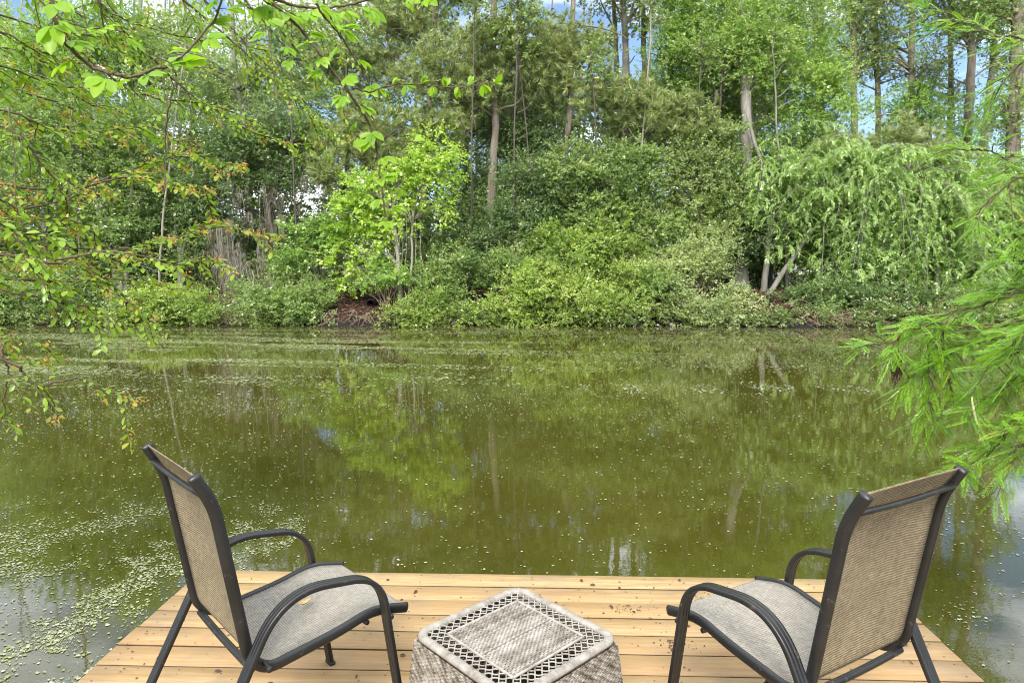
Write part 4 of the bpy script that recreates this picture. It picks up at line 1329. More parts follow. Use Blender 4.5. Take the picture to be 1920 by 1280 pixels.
def creeper():
    g = Veg(66)
    rng = g.rng

    def palm(p, axis, size):
        """Five leaflets from one stalk, hanging."""
        ax = unit(axis)
        nrm = unit(np.array([rng.normal() * .35, -.55 + rng.normal() * .3, .8]))
        sd = unit(np.cross(nrm, ax))
        ax = unit(np.cross(sd, nrm))
        st = p + ax * .03 + np.array([0, 0, -.008])
        g.wood.tube(np.array([p, .5 * (p + st) + np.array([0, 0, .004]), st]), (.0014, .001), 4, cap=False)
        an = np.radians([-64, -32, 0, 32, 64]) + rng.normal(size=5) * .1
        ln = size * np.array([.68, .92, 1.05, .92, .68]) * (.9 + .2 * rng.random(5))
        d = np.cos(an)[:, None] * ax + np.sin(an)[:, None] * sd - np.array([0, 0, .12]) + rng.normal(size=(5, 3)) * .06
        g.leaf(np.repeat(st[None], 5, 0), d, nrm + rng.normal(size=(5, 3)) * .2, ln, ln * .50, np.stack([np.clip(.3 + .5 * rng.random(5), 0, 1), .25 * rng.random(5), np.zeros(5)], -1))

    stems = [
        ([(95, -120, 1.9), (96, 0, 1.9), (112, 62, 1.92), (160, 106, 1.95), (200, 128, 1.95), (250, 141, 2.0), (300, 126, 2.0), (345, 105, 2.05), (400, 45, 2.1), (440, -60, 2.1)], .0045, .060, .078),
        ([(420, -120, 2.1), (490, -5, 2.15), (560, 45, 2.2), (600, 95, 2.2), (660, 165, 2.25), (695, 225, 2.3), (715, 285, 2.3), (720, 335, 2.3), (728, 410, 2.3)], .0042, .050, .060),
        ([(660, 168, 2.25), (700, 166, 2.3), (760, 160, 2.3), (830, 163, 2.35), (890, 160, 2.35), (938, 154, 2.4)], .0022, .05, .035),
        ([(675, 190, 2.25), (720, 240, 2.3), (760, 262, 2.3), (800, 268, 2.3)], .0018, .16, .03),
        ([(716, 300, 2.3), (745, 345, 2.3), (775, 365, 2.35), (790, 400, 2.35)], .0014, .2, .03),
        ([(330, -110, 2.0), (470, -20, 2.1), (600, 8, 2.2), (700, -5, 2.2), (800, -12, 2.2)], .004, .05, .062),
        ([(308, 112, 2.0), (325, 140, 2.0), (312, 200, 2.0), (308, 280, 2.05), (305, 362, 2.05)], .0022, 1.0, .05),
        ([(500, -100, 1.8), (560, -15, 1.85), (600, 20, 1.9), (640, 75, 1.95)], .003, .055, .070),
        ([(380, -110, 2.3), (450, -10, 2.4), (510, 55, 2.45), (560, 120, 2.5)], .003, .055, .060),
        ([(560, -110, 2.2), (600, -10, 2.3), (640, 70, 2.35), (680, 130, 2.4), (705, 190, 2.4)], .003, .055, .062),
        ([(0, -110, 2.2), (60, -20, 2.3), (130, 40, 2.35), (230, 60, 2.4)], .003, .07, .062),
    ]
    P0 = None
    for pts, r, ev, size in stems:
        P = wob(rng, spline([at(*p) for p in pts], 12 * len(pts)), .002)
        P0 = P[0] if P0 is None else P0
        g.wood.tube(P, (r * 1.5, r * .7), 6)
        s = np.concatenate([[0], np.cumsum(np.linalg.norm(np.diff(P, axis=0), axis=1))])
        for k, q in enumerate(np.arange(.12, s[-1], ev)):
            i = min(int(np.searchsorted(s, q)), len(P) - 2)
            T = unit(P[i + 1] - P[i])
            side = unit(np.cross(T, [0, 1.0, .2])) * (1 if k % 2 else -1)
            if size < .045:
                n = 4
                d = unit(T * .5 + side + rng.normal(size=(n, 3)) * .5)
                ln = size * (.7 + .6 * rng.random(n))
                g.leaf(np.repeat(P[i][None], n, 0), d, unit(np.array([0, -.6, .8]) + rng.normal(size=(n, 3)) * .4), ln, ln * .55, np.stack([.4 + .6 * rng.random(n), .2 * rng.random(n), np.zeros(n)], -1))
            else:
                palm(P[i], T * .5 + side * .5 + np.array([0, 0, -.55]) + rng.normal(size=3) * .2, size * rng.uniform(.75, 1.15))
        if size > .07:
            palm(P[-1], np.array([.3, 0, -1.]), size)
            palm(P[-1], np.array([-.4, 0, -.8]), size * .8)
    # leafless vine up to the branch it hangs from
    root = empty("creeper_vine", P0, "creeper with large five-fingered leaves looping down from above", "vine")
    g.wood.build("stem", M['twig'], root)
    A = [np.concatenate([np.atleast_1d(x[i]) for x in g.L]) for i in range(6)]
    V, Q, T, k = place_leaves(*A[:5], OVAL)
    mesh_obj("leaves", V, [Q, T], M['vine'], root, np.repeat(A[5], k, axis=0))


def cypress():
    rng = np.random.default_rng(88)
    wood = MB()
    LV, LT = [], []

    def sprays(X, D, L):
        """Feathery flat sprays: X bases, D directions, L lengths. Two ranks of thin leaflets on each."""
        n, m = len(X), 19
        nr = unit(np.array([0, -.25, 1.0]) + rng.normal(size=(n, 3)) * .45)
        sd = unit(np.cross(nr, D))
        u = np.linspace(.06, 1, m)
        c = X[:, None] + D[:, None] * (L[:, None] * u)[..., None]
        c[..., 2] -= .12 * L[:, None] * u ** 2
        shape = np.sin(np.clip(u * .9 + .1, 0, 1) * PI) ** .5 * .75 + .25
        ln = .0205 * shape * (L / .13)[:, None]
        for sg in (-1, 1):
            d = unit(sd[:, None] * sg * .75 + D[:, None] * .75 + rng.normal(size=(n, m, 3)) * .10)
            w = unit(np.cross(nr[:, None], d)) * .0022
            tip = c + d * ln[..., None]
            mid = c + d * ln[..., None] * .5
            q = np.stack([c, mid + w, tip, mid - w], 2).reshape(-1, 3)
            LV.append(q)
            t = np.clip(.45 * rng.random(n)[:, None] + .4 * rng.random((n, m)) + .15, 0, 1)
            g_ = np.broadcast_to((rng.random(n) < .03)[:, None] * .7, (n, m))
            LT.append(np.repeat(np.stack([t, g_, t], -1).reshape(-1, 3), 4, axis=0))

    def branch(pts, r, tw=.035, tl=(.10, .26), sp=(.09, .15), dens=.019, droop=.15, t0=.2):
        P = wob(rng, spline(pts, 10 * len(pts)), .004)
        wood.tube(P, (r * 1.2, .003), 6)
        s = np.concatenate([[0], np.cumsum(np.linalg.norm(np.diff(P, axis=0), axis=1))])
        for k, q in enumerate(np.arange(t0 * s[-1], s[-1], tw)):
            i = min(int(np.searchsorted(s, q)), len(P) - 2)
            T = unit(P[i + 1] - P[i])
            side = unit(np.cross(T, [0, 0, 1.0])) * (1 if k % 2 else -1)
            d = unit(T * rng.uniform(.6, 1.2) + side * rng.uniform(.3, .9) + np.array([0, 0, rng.normal() * .3 - .1]))
            h = rng.uniform(*tl) * (1.1 - .5 * q / s[-1])
            t = np.linspace(0, 1, 6)[:, None]
            Q = P[i] + d * h * t + np.array([0, 0, -1.]) * h * droop * t ** 2
            wood.tube(Q, (.0030, .0014), 4, cap=False)
            m = max(2, int(h / dens))
            u = np.linspace(.15, 1, m)
            X = np.stack([np.interp(u * 5, np.arange(6), Q[:, c]) for c in range(3)], -1)
            sd = unit(np.cross(d, [0, 0, 1.0]))
            D = unit(d * .8 + sd * (np.where(np.arange(m) % 2 == 0, 1, -1) * .65)[:, None] + rng.normal(size=(m, 3)) * .22 - np.array([0, 0, .10]))
            sprays(X, D, rng.uniform(*sp, m))
        D = unit(np.repeat((P[-1] - P[-4])[None], 4, 0) + rng.normal(size=(4, 3)) * .04)
        sprays(np.repeat(P[-1][None], 4, 0), D, rng.uniform(*sp, 4))

    base = np.array([4.3, 1.5, -.6])
    trunk = wob(rng, spline([base, base + np.array([0, .05, 1.0]), base + np.array([-.05, .1, 3.0]), base + np.array([-.05, .2, 7.0])], 40), .01)
    rad = np.linspace(.22, .10, 40)
    rad[:8] *= np.linspace(1.7, 1.05, 8)
    wood.tube(trunk, rad, 12)
    B = [
        ([(2250, 520, 2.7), (2020, 540, 2.9), (1919, 547, 3.0), (1872, 561, 3.05), (1841, 570, 3.1), (1790, 577, 3.1), (1735, 600, 3.15)], .008),
        ([(2250, 590, 2.7), (2000, 600, 2.9), (1900, 606, 3.0), (1841, 606, 3.05), (1780, 600, 3.1), (1725, 607, 3.15), (1694, 620, 3.2), (1663, 643, 3.2), (1620, 650, 3.2)], .008),
        ([(2000, 640, 2.9), (1920, 640, 3.0), (1857, 638, 3.0), (1810, 652, 3.05), (1775, 672, 3.1)], .006),
        ([(2150, 690, 2.6), (1990, 690, 2.7), (1919, 702, 2.8), (1885, 718, 2.85), (1850, 745, 2.9), (1820, 760, 2.9)], .006),
        ([(2150, 740, 2.5), (1990, 740, 2.6), (1907, 777, 2.7), (1879, 820, 2.75), (1851, 850, 2.8), (1815, 872, 2.8)], .006),
        ([(1725, 607, 3.15), (1738, 628, 3.15), (1745, 680, 3.15), (1737, 740, 3.15), (1735, 772, 3.15)], .0022),
        ([(1760, 605, 3.1), (1762, 636, 3.1), (1768, 690, 3.1), (1785, 735, 3.1)], .0022),
        ([(2000, 620, 2.6), (1930, 660, 2.7), (1880, 670, 2.75), (1850, 690, 2.8)], .004),
        ([(2050, 800, 2.4), (1960, 800, 2.5), (1920, 830, 2.6), (1900, 870, 2.6)], .004),
        ([(2050, 570, 2.4), (1970, 590, 2.5), (1925, 620, 2.6), (1890, 650, 2.65)], .004),
        ([(2050, 520, 2.9), (1960, 520, 3.0), (1900, 535, 3.1), (1860, 545, 3.15)], .004),
        ([(2250, 20, 3.0), (2000, 60, 3.2), (1920, 62, 3.3), (1870, 52, 3.35), (1830, 38, 3.4), (1740, 16, 3.5)], .007),
        ([(2250, 280, 2.8), (2000, 290, 3.0), (1930, 282, 3.1), (1895, 288, 3.15), (1845, 275, 3.2), (1800, 280, 3.2)], .005),
        ([(2200, 330, 2.7), (2000, 350, 2.9), (1920, 345, 3.0), (1860, 370, 3.05), (1830, 410, 3.1)], .005),
        ([(2200, 130, 2.8), (2000, 120, 3.0), (1930, 110, 3.1), (1890, 140, 3.15), (1860, 180, 3.2)], .005),
        ([(2150, 400, 2.7), (2000, 400, 2.8), (1940, 420, 2.9), (1900, 460, 3.0), (1880, 490, 3.0)], .004),
        ([(2150, 450, 2.7), (2000, 470, 2.8), (1950, 480, 2.9), (1915, 510, 3.0)], .004),
    ]
    for pts, r in B:
        W = [at(*p) for p in pts]
        if pts[0][0] > 1990:
            j = int(np.argmin(np.abs(trunk[:, 2] - (W[0][2] + .1))))
            W = [trunk[j], .5 * (trunk[j] + W[0]) + np.array([0, 0, .05])] + W
        up = pts[1][1] < 500
        branch(W, r, t0=.45 if pts[0][0] > 1990 else .1, tw=.055 if up else .036, droop=.5 if up else .15)
    root = empty("cypress_tree", base + np.array([0, 0, .6]), "feathery cypress by the deck, lime needle sprays hanging over the water", "tree")
    wood.build("trunk", M['twig'], root)
    V = np.concatenate(LV)
    mesh_obj("crown", V, [np.arange(len(V)).reshape(-1, 4)], M['cypress'], root, np.concatenate(LT))
    # clump of dead brown leaves caught in it
    p = at(1685, 690, 3.18)
    n = 60
    X = p + rng.normal(size=(n, 3)) * np.array([.012, .012, .030])
    V, Q, T, k = place_leaves(X, unit(rng.normal(size=(n, 3)) * .6 - np.array([0, 0, 1])), rand_unit(rng, n), np.full(n, .045), np.full(n, .010), OVAL)
    o = mesh_obj("dead_leaf_clump", V, [Q, T], M['litter'], None, np.repeat(rng.random((n, 3)) * .35, k, axis=0))
    props(o, "clump of dead brown leaves dangling from the cypress spray over the water", "dead leaves")


left_tree()
creeper()
cypress()


# ------------------------------------------------------------------ deck
def wood_deck():
    rng = np.random.default_rng(12)
    m, nt, bs = new_mat("new_pine_boards")
    a = node(nt, "ShaderNodeAttribute", attribute_name="tint")
    sp = nt.nodes.new("ShaderNodeSeparateColor")
    nt.links.new(a.outputs["Color"], sp.inputs["Color"])
    v = coords(nt, (1.0, 22.0, 22.0))
    ad = node(nt, "ShaderNodeVectorMath", operation='MULTIPLY_ADD')
    nt.links.new(a.outputs["Color"], ad.inputs[0])
    ad.inputs[1].default_value = (37, 91, 13)
    nt.links.new(v, ad.inputs[2])
    g1 = noise(nt, ad.outputs[0], 1.1, 4, .5, 1.2)
    g2 = noise(nt, ad.outputs[0], 6.0, 6, .7, .6)
    c = ramp(nt, g1, [(.30, (.26, .168, .074)), (.5, (.33, .235, .112)), (.72, (.385, .295, .158))])
    c = mixc(nt, math_n(nt, 'MULTIPLY', ramp(nt, g2, [(.44, (0, 0, 0)), (.62, (1, 1, 1))]), .62), c, (.215, .128, .058))
    c = mixc(nt, math_n(nt, 'MULTIPLY', sp.outputs[0], .5), c, (.28, .160, .072))
    # knots, stretched a little along the board
    vo = node(nt, "ShaderNodeTexVoronoi", Scale=3.3, Randomness=1.0)
    ad2 = node(nt, "ShaderNodeVectorMath", operation='MULTIPLY_ADD')
    nt.links.new(a.outputs["Color"], ad2.inputs[0])
    ad2.inputs[1].default_value = (11, 53, 7)
    nt.links.new(coords(nt, (.6, 1.0, 1.0)), ad2.inputs[2])
    nt.links.new(ad2.outputs[0], vo.inputs["Vector"])
    kn = ramp(nt, vo.outputs["Distance"], [(0.0, (1, 1, 1)), (.035, (.85, .85, .85)), (.075, (0, 0, 0))])
    c = mixc(nt, math_n(nt, 'MULTIPLY', kn, .8), c, (.16, .075, .03))
    # grey weathering and damp patches
    st = noise(nt, coords(nt), 3.3, 5, .6)
    c = mixc(nt, math_n(nt, 'MULTIPLY', ramp(nt, st, [(.48, (0, 0, 0)), (.66, (1, 1, 1))]), .50), c, (.19, .145, .095))
    nt.links.new(c, bs.inputs["Base Color"])
    bs.inputs["Roughness"].default_value = .62
    bs.inputs["Specular IOR Level"].default_value = .3
    bump(nt, bs, g2, .25, .004)
    md, nt, bs = new_mat("deck_screw")
    bs.inputs["Base Color"].default_value = (.10, .085, .06, 1)
    bs.inputs["Metallic"].default_value = .6
    bs.inputs["Roughness"].default_value = .5
    root = empty("deck", (0, 1.0, DECK), "new pale pine plank deck standing over the pond", "deck")
    b = MB()
    w, gap, th, bev = .1365, .0085, .036, .003
    mid = []
    y1 = 3.352
    k = 0
    sc = []
    while y1 > -1.2:
        y0 = y1 - w
        x0, x1 = -1.82 + rng.normal() * .004, 1.82 + rng.normal() * .004
        dz = rng.normal() * .0008
        prof = [(y0, -th), (y0, -bev), (y0 + bev, 0), (y1 - bev, 0), (y1, -bev), (y1, -th)]
        tint = rng.random(3)
        tint[0] = tint[0] ** 2
        xs = np.linspace(x0, x1, 19)
        crook = .0022 * np.sin(xs * rng.uniform(.5, 1.5) + rng.random() * 6)
        V = np.array([(x, p[0] + cr, DECK + p[1] + dz) for x, cr in zip(xs, crook) for p in prof])
        i = np.arange(18)[:, None] * 6
        j = np.arange(6)[None]
        jj = (j + 1) % 6
        Q = np.stack([i + j, i + 6 + j, i + 6 + jj, i + jj], -1).reshape(-1, 4)
        n = 19 * 6
        b.add(V, np.concatenate([Q, [(0, 1, 4, 5), (n - 6, n - 1, n - 2, n - 5)], [(1, 2, 3, 4), (n - 5, n - 2, n - 3, n - 4)]]), None, tint)
        # the long edges between boards are coloured dark to paint in gap shade
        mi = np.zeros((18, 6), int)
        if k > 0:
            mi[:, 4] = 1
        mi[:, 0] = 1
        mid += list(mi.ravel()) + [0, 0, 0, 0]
        k += 1
        for xj in (-1.76, -1.2, -.6, 0, .6, 1.2, 1.76):
            for f in (.22, .78):
                sc.append((xj + rng.normal() * .006, y0 + w * f + rng.normal() * .004, DECK + dz + .0006))
        y1 = y0 - gap
    me_, nt, bs = new_mat("gap_shade_edge")  # dark brown standing in for shade between the boards
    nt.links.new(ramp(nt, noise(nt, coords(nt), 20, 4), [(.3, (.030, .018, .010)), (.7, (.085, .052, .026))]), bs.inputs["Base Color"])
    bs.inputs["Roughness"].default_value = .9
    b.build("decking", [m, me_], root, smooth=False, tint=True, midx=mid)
    b = MB()
    for p in sc:
        p = np.array(p)
        b.tube(np.array([p - [0, 0, .004], p]), np.array([.0042, .0042]), 7)
    b.build("screw", md, root)["kind"] = "stuff"
    # frame below: rim joists, joists, posts standing in the pond
    b = MB()
    t = [.5, .5, .5]
    b.box((-1.80, 3.29, DECK - .22), (1.80, 3.328, DECK - .040), t)
    b.box((-1.80, -1.1, DECK - .22), (-1.762, 3.289, DECK - .040), t)
    b.box((1.762, -1.1, DECK - .22), (1.80, 3.289, DECK - .040), t)
    for xj in (-1.2, -.6, 0, .6, 1.2):
        b.box((xj - .019, -1.1, DECK - .22), (xj + .019, 3.289, DECK - .040), t)
    b.build("joist_frame", m, root, smooth=False, tint=True)
    for x in (-1.70, 0.05, 1.70):
        for y in (.2, 3.23):
            b = MB()
            b.box((x - .045, y - .045, -1.2), (x + .045, y + .045, DECK - .225), [.8, .3, .3])
            b.build("post", m, root, smooth=False, tint=True)
    return m


M['deck'] = wood_deck()

# ------------------------------------------------------------------ sling chairs
m, nt, bs = new_mat("painted_steel")
f = noise(nt, coords(nt), 40, 5, .7)
f2 = noise(nt, coords(nt, (1, 1, 1)), 9, 4, .6)
c = ramp(nt, f2, [(.3, (.007, .0072, .0075)), (.7, (.017, .017, .0175))])
c = mixc(nt, math_n(nt, 'MULTIPLY', ramp(nt, f, [(.62, (0, 0, 0)), (.72, (1, 1, 1))]), .5), c, (.19, .16, .12))
nt.links.new(c, bs.inputs["Base Color"])
bs.inputs["Roughness"].default_value = .40
bs.inputs["Specular IOR Level"].default_value = .5
bump(nt, bs, f, .12, .002)
M['steel'] = m


def sling_mat(name, c0, c1, dirt, rows):
    """Woven vinyl mesh: ribbed rows across, finer yarns along, with stains."""
    m, nt, bs = new_mat(name)
    v = coords(nt)
    a = node(nt, "ShaderNodeAttribute", attribute_name="tint")
    s = nt.nodes.new("ShaderNodeSeparateColor")
    nt.links.new(a.outputs["Color"], s.inputs["Color"])
    # tint.r runs along the sling in metres, tint.g across it
    wob_ = math_n(nt, 'MULTIPLY', noise(nt, v, 14, 3), .012)
    r1 = math_n(nt, 'SINE', math_n(nt, 'MULTIPLY', math_n(nt, 'ADD', s.outputs[0], wob_), 2 * PI / rows))
    r2 = math_n(nt, 'SINE', math_n(nt, 'MULTIPLY', s.outputs[1], 2 * PI / (rows * .8)))
    h = math_n(nt, 'ADD', math_n(nt, 'MULTIPLY', r1, .5), math_n(nt, 'MULTIPLY', math_n(nt, 'MULTIPLY', r1, r2), .5))
    n1 = noise(nt, v, 55, 4, .7)
    c = ramp(nt, math_n(nt, 'ADD', math_n(nt, 'MULTIPLY', h, .28), n1), [(.25, c0), (.75, c1)])
    c = mixc(nt, math_n(nt, 'MULTIPLY', ramp(nt, noise(nt, v, 5, 5, .65), [(.45, (0, 0, 0)), (.75, (1, 1, 1))]), .5), c, dirt)
    nt.links.new(c, bs.inputs["Base Color"])
    bs.inputs["Roughness"].default_value = .75
    bump(nt, bs, h, .55, .004)
    return m


M['sling_seat'] = sling_mat("seat_mesh", (.165, .15, .125), (.335, .31, .27), (.19, .165, .135), .0075)
M['sling_back'] = sling_mat("back_mesh", (.13, .10, .058), (.315, .26, .165), (.105, .085, .055), .0085)


def superellipse(a, bb, n=14, p=2.6, groove=0.0):
    t = np.arange(n) * 2 * PI / n
    x = np.sign(np.cos(t)) * np.abs(np.cos(t)) ** (2 / p) * a
    y = np.sign(np.sin(t)) * np.abs(np.sin(t)) ** (2 / p) * bb
    return np.stack([x, y], -1)


def rounded(P, R, n=10):
    """A polyline in the chair's side plane with its corners rounded."""
    P = [np.array(p, float) for p in P]
    out = [P[0]]
    for i in range(1, len(P) - 1):
        a, c, d = P[i - 1], P[i], P[i + 1]
        u, w = unit(a - c), unit(d - c)
        r = min(R[i], .49 * np.linalg.norm(a - c), .49 * np.linalg.norm(d - c))
        s, e = c + u * r, c + w * r
        for t in np.linspace(0, 1, n):
            out.append((1 - t) ** 2 * s + 2 * t * (1 - t) * c + t * t * e)
    out.append(P[-1])
    return np.array(out)


RAIL = rounded([(-.335, 1.062), (-.283, .965), (-.205, .47), (-.150, .415), (.10, .44), (.22, .466), (.36, .425)], [0, .10, .05, .10, .10, .10, 0])
ARM = rounded([(.315, 0), (.226, .607), (-.118, .665), (-.469, 0)], [0, .115, .15, 0], 14)
WR, WA = .230, .2625


def sling_grid(path, w, sag, n=14):
    t = np.linspace(-1, 1, n)
    s = np.concatenate([[0], np.cumsum(np.linalg.norm(np.diff(path, axis=0), axis=1))])
    T = unit(np.gradient(path, axis=0))
    N = np.stack([-T[:, 1], T[:, 0]], -1)
    env = np.sin(np.clip(s / s[-1], 0, 1) * PI) ** .6
    G = np.zeros((len(path), n, 3))
    off = sag * env[:, None] * (1 - t[None] ** 2)
    G[..., 0] = path[:, None, 0] + N[:, None, 0] * off
    G[..., 2] = path[:, None, 1] + N[:, None, 1] * off
    G[..., 1] = t[None] * w
    tint = np.stack([np.repeat(s[:, None], n, 1), np.repeat((t * w)[None], len(s), 0) + .3, np.zeros((len(s), n))], -1).reshape(-1, 3)
    return G, tint


def resample(P, n):
    s = np.concatenate([[0], np.cumsum(np.linalg.norm(np.diff(P, axis=0), axis=1))])
    u = np.linspace(0, s[-1], n)
    return np.stack([np.interp(u, s, P[:, k]) for k in range(2)], -1)


def make_chair(loc, rz, label):
    root = empty("patio_chair", loc, label, "chair", "sling chairs on the deck", rz)
    rail = resample(RAIL, 120)
    arm = resample(ARM, 120)
    Y = np.array([0, 1.0, 0])
    prof = superellipse(.018, .0112, 16, 2.4)
    t = np.arange(20) * 2 * PI / 20
    # flat arm tube with two shallow grooves along its top
    px_, py_ = np.sign(np.cos(t)) * np.abs(np.cos(t)) ** .5 * .0095, np.sign(np.sin(t)) * np.abs(np.sin(t)) ** .62 * .0185
    flat = np.stack([px_, py_], -1)
    fl = []
    for y in (-.0205, -.0185, -.0090, -.0070, -.0050, 0, .0050, .0070, .0090, .0185, .0205):
        d = .0055 if abs(y) == .0205 else (.0058 if abs(abs(y) - .0070) < 1e-6 else .0085)
        fl.append((d, y))
    flat = np.array(fl + [(-d, y) for d, y in fl[::-1]])
    for s in (1, -1):
        b = MB()
        P = np.stack([rail[:, 0], np.full(len(rail), s * WR), rail[:, 1]], -1)
        b.sweep(P, Y, prof)
        # end plug and hinge bolts
        b.build("side_rail", M['steel'], root, world=False)
        b = MB()
        P = np.stack([arm[:, 0], np.full(len(arm), s * (WA + .010)), arm[:, 1]], -1)
        b.sweep(P, Y, flat)
        b.build("arm_and_legs", M['steel'], root, world=False)
        for (u, z) in ((-.165, .445), (.262, .447)):
            b = MB()
            b.tube(np.array([(u, s * (WR - .004), z), (u, s * (WA + .024), z)]), np.array([.006, .006]), 8)
            b.tube(np.array([(u, s * (WA + .020), z), (u, s * (WA + .026), z)]), np.array([.011, .008]), 10)
            b.build("bolt", M['steel'], root, world=False)
        for z in ((.315, 0), (-.469, 0)):
            b = MB()
            b.box((z[0] - .0115, s * (WA + .010) - .022, 0), (z[0] + .0115, s * (WA + .010) + .022, .012))
            b.build("foot_cap", M['black'], root, world=False)
    for (u, z, r, nm) in ((-.318, 1.008, .0085, "top_bar"), (-.196, .435, .0115, "rear_bar"), (.20, .428, .009, "front_bar")):
        b = MB()
        yy = np.linspace(-WR, WR, 9)
        b.tube(np.stack([np.full(9, u), yy, z - .006 * (1 - (yy / WR) ** 2)], -1), np.full(9, r), 10)
        b.build(nm, M['steel'], root, world=False)
    back = resample(rail[:58], 60)
    # seat starts where the back ends
    k = int(np.argmin(np.abs(rail[:, 0] + .185) + np.abs(rail[:, 1] - .45)))
    for nm, seg, sag, mt in (("back_sling", rail[:k - 1], .016, 'sling_back'), ("seat_sling", rail[k + 2:-1], -.020, 'sling_seat')):
        seg = resample(seg, 60)
        T = unit(np.gradient(seg, axis=0))
        N = np.stack([-T[:, 1], T[:, 0]], -1)
        seg = seg + N * (-.004 if nm == "back_sling" else .006) * (1 if nm == "seat_sling" else -1)
        G, tint = sling_grid(seg, WR - .008, sag if nm == "seat_sling" else sag)
        b = MB()
        b.sheet(G, tint)
        o = b.build(nm, M[mt], root, world=False, tint=True)
        md = o.modifiers.new("cloth", 'SOLIDIFY')
        md.thickness = .003
        md.offset = 0
    return root


make_chair((-.8715, 2.1107, DECK), .7947, "black framed sling chair with a curled dry leaf on its grey seat")
make_chair((.8722, 2.0283, DECK), 2.1176, "black framed sling chair under the cypress spray, its mesh back stained brown")

# ------------------------------------------------------------------ wicker table
def wicker_table():
    rng = np.random.default_rng(9)
    cx, cyy, h = -.055, 2.005, .45
    A = PI / 4
    root = empty("wicker_table", (cx, cyy, DECK), "square weathered wicker table with an openwork border, between the two chairs", "table", None, A)

    def wicker(name, c0, c1, c2, sc):
        m, nt, bs = new_mat(name)
        a = node(nt, "ShaderNodeAttribute", attribute_name="tint")
        s = nt.nodes.new("ShaderNodeSeparateColor")
        nt.links.new(a.outputs["Color"], s.inputs["Color"])
        v = coords(nt)
        f = noise(nt, v, sc, 5, .65)
        c = ramp(nt, math_n(nt, 'ADD', math_n(nt, 'MULTIPLY', f, .75), math_n(nt, 'MULTIPLY', s.outputs[0], .25)), [(.33, c0), (.52, c1), (.72, c2)])
        nt.links.new(c, bs.inputs["Base Color"])
        bs.inputs["Roughness"].default_value = .8
        return m
    mw = wicker("weathered_cane", (.10, .085, .068), (.225, .205, .178), (.33, .312, .285), 26)
    mside = wicker("twisted_cord", (.052, .036, .023), (.19, .166, .134), (.335, .312, .272), 34)
    H = .245                                   # half side at the top
    R = .0165
    # rim: one wound roll round a square with rounded corners
    pts = []
    c = .045
    for k in range(4):
        a0 = k * PI / 2
        for t in np.linspace(0, PI / 2, 14):
            u = np.array([H - R - c + c * math.cos(t), H - R - c + c * math.sin(t)])
            pts.append((math.cos(a0) * u[0] - math.sin(a0) * u[1], math.sin(a0) * u[0] + math.cos(a0) * u[1]))
    pts.append(pts[0])
    P2 = resample(np.array(pts), 900)
    T = unit(np.gradient(P2, axis=0))
    N = np.stack([T[:, 1], -T[:, 0]], -1)
    ph = np.arange(900) / 2.0
    rad = R * (1 - .09 * (np.cos(ph * 2 * PI) > .4)) * (1 + .02 * noise2(np.arange(900) * .05, np.zeros(900), 3))
    a = np.arange(14) * 2 * PI / 14
    G = np.zeros((900, 15, 3))
    for j in range(15):
        aa = a[j % 14]
        G[:, j, :2] = P2 + N * (rad * math.cos(aa))[:, None]
        G[:, j, 2] = h - .62 * R + rad * np.sign(math.sin(aa)) * abs(math.sin(aa)) ** .7 * .62
    b = MB()
    tint = np.repeat(.45 + .25 * (np.floor(ph) * .618 % 1), 15)
    b.sheet(G[:, ::-1], np.stack([tint] * 3, -1))
    b.build("rim", mw, root, world=False, tint=True)
    top = h - R * .35
    inner = H - 2 * R + .004
    pan = .158
    # openwork border: two layers of crossing strands, woven over and under
    b = MB()
    step = .0235
    nst = int(inner / step)

    def strand(x0, x1, y, along, k, r=.0031):
        n = 40
        x = np.linspace(x0, x1, n)
        z = top - .006 + .0030 * np.cos(x / step * PI + k * PI) * (1 if along else -1)
        jit = y + .0012 * np.sin(x * 60 + k)
        Pp = np.stack([x, jit, z] if along else [jit, x, z], -1)
        b.tube(Pp, np.full(n, r), 6, cap=False, tint=[rng.random()] * 3)
    # two sets of diagonal strands cross in the border and leave lozenges open
    for sg in (1, -1):
        for k in range(-30, 31):
            xs_ = np.linspace(-inner, inner, 420)
            ys_ = sg * xs_ + (k + .5 * (sg < 0)) * .0300
            ok = (np.abs(ys_) < inner) & (np.maximum(np.abs(xs_), np.abs(ys_)) > pan - .002)
            idx = np.nonzero(ok)[0]
            if len(idx) < 4:
                continue
            for seg in np.split(idx, np.nonzero(np.diff(idx) > 1)[0] + 1):
                if len(seg) < 8:
                    continue
                seg = seg[::3]
                z = top - .005 + .0022 * sg * np.cos(xs_[seg] / .0150 * PI)
                b.tube(np.stack([xs_[seg], ys_[seg], z], -1), np.full(len(seg), .0024), 6, cap=False, tint=[.45 + .5 * rng.random()] * 3)
    b.build("lattice_border", mw, root, world=False, tint=True)
    # close-woven centre panel with a bound edge
    b = MB()
    pitch = .0072
    nrow = int(2 * pan / pitch)
    for k in range(nrow + 1):
        y = -pan + .003 + k * (2 * pan - .006) / nrow
        n = 90
        x = np.linspace(-pan, pan, n)
        z = top - .003 + .0020 * np.cos(x / .010 * PI + k * PI) + .003 * (noise2(x * 9 + 5, np.full(n, y * 9 + 5), 6) - .5)
        b.tube(np.stack([x, y + .0006 * np.sin(x * 90 + k * 2), z], -1), np.full(n, .0036), 5, cap=False, tint=[rng.random() ** 1.2] * 3)
    for k in range(int(2 * pan / .020) + 1):
        x = -pan + k * .020
        y = np.linspace(-pan, pan, 40)
        b.tube(np.stack([np.full(40, x), y, np.full(40, top - .0035)], -1), np.full(40, .0028), 5, cap=False, tint=[rng.random() * .4] * 3)
    ed = np.array([(-pan, -pan), (pan, -pan), (pan, pan), (-pan, pan), (-pan, -pan)])
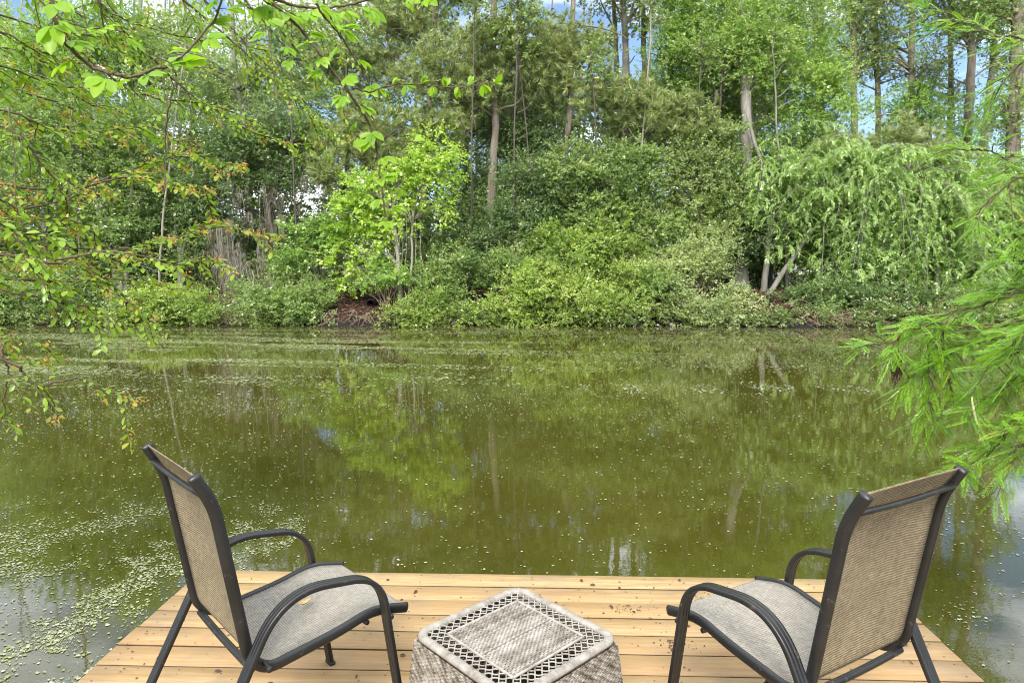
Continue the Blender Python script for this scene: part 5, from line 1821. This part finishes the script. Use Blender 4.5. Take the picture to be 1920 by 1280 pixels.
    for i in range(4):
        x = np.linspace(ed[i], ed[i + 1], 20)
        b.tube(np.concatenate([x, np.full((20, 1), top - .001)], 1), np.full(20, .0048), 7, tint=[.8] * 3)
    b.build("woven_panel", mw, root, world=False, tint=True)
    # four flaring sides of twisted cord, row over row
    Hb = .285
    for k in range(4):
        b = MB()
        a0 = k * PI / 2
        rot = np.array([[math.cos(a0), -math.sin(a0)], [math.sin(a0), math.cos(a0)]])
        rows = 68
        for r_ in range(rows):
            f = (r_ + .5) / rows
            z = h - 2 * R + .004 - f * (h - 2 * R - .01)
            half = (H - .010) + (Hb - H) * f
            n = 110
            t = np.linspace(-half, half, n)
            q = np.stack([np.full(n, half + .0012 * np.cos(t / .012 * PI + r_ * PI)), t], -1) @ rot.T
            rr = .0037 * (1 + .16 * np.cos(t / .0045 + r_ * 1.7))
            tw = np.repeat((np.floor(t / .012 + r_ * .35) * .618 + r_ * .37) % 1, 5)
            m0 = b.n
            b.tube(np.concatenate([q, np.full((n, 1), z)], 1), rr, 5, cap=False, tint=np.stack([tw] * 3, -1))
        b.build("side_panel", mside, root, world=False, tint=True)
    for sx in (-1, 1):
        for sy in (-1, 1):
            b = MB()
            b.tube(np.array([(sx * (H - .03), sy * (H - .03), h - .03), (sx * (Hb - .02), sy * (Hb - .02), 0.0)]), np.array([.016, .016]), 8)
            b.build("leg", mw, root, world=False)


wicker_table()

# ------------------------------------------------------------------ litter on the deck, the leaf on the chair
rng = np.random.default_rng(15)
n = 1300
x = rng.uniform(-1.78, 1.78, n)
y = rng.uniform(1.0, 3.34, n)
cl = rng.random(n) < .35
cx_ = np.array([(-.1, 2.95), (.45, 3.0), (.95, 2.9), (1.0, 2.75), (-.35, 2.85), (-1.0, 2.3), (1.3, 2.2), (.62, 2.7), (.85, 3.1), (-1.2, 2.0)])
w = rng.integers(0, len(cx_), n)
x = np.where(cl, cx_[w, 0] + rng.normal(size=n) * .045, x)
y = np.where(cl, cx_[w, 1] + rng.normal(size=n) * .03, y)
pos = np.stack([x, y, np.full(n, DECK + .003)], -1)
a_ = rng.uniform(0, 2 * PI, n)
L = np.where(rng.random(n) < .13, rng.uniform(.016, .034, n), rng.uniform(.006, .014, n))
V, Q, T, k = place_leaves(pos, np.stack([np.cos(a_), np.sin(a_), .12 + .15 * rng.random(n)], -1), unit(np.array([0, 0, 1]) + .25 * rng.normal(size=(n, 3))), L, L * rng.uniform(.25, .7, n), OVAL)
o = mesh_obj("deck_debris", V, [Q, T], M['litter'], None, np.repeat(rng.random((n, 3)) * .18, k, axis=0))
o["kind"] = "stuff"

p = np.array([-.8715, 2.1107, DECK]) + np.array([.06, .055, .452])
m, nt, bs = new_mat("dry_leaf")
nt.links.new(ramp(nt, noise(nt, coords(nt), 60, 3), [(.3, (.32, .20, .08)), (.7, (.52, .37, .17))]), bs.inputs["Base Color"])
bs.inputs["Roughness"].default_value = .6
t = np.linspace(0, 1, 9)
u = np.linspace(-1, 1, 7)
G = np.zeros((9, 7, 3))
wd = .013 * np.sin(np.clip(t * .94 + .04, 0, 1) * PI) ** .7
for i in range(9):
    G[i, :, 0] = (t[i] - .5) * .055
    G[i, :, 1] = u * wd[i]
    G[i, :, 2] = .012 * (2 * t[i] - 1) ** 2 + .010 * (u * wd[i] / .013) ** 2
ca, sa = math.cos(1.0), math.sin(1.0)
G = np.stack([G[..., 0] * ca - G[..., 1] * sa, G[..., 0] * sa + G[..., 1] * ca, G[..., 2]], -1) + p
b = MB()
b.sheet(G)
o = b.build("dry_leaf", m)
props(o, "curled tan dry leaf lying on a chair seat", "leaf")
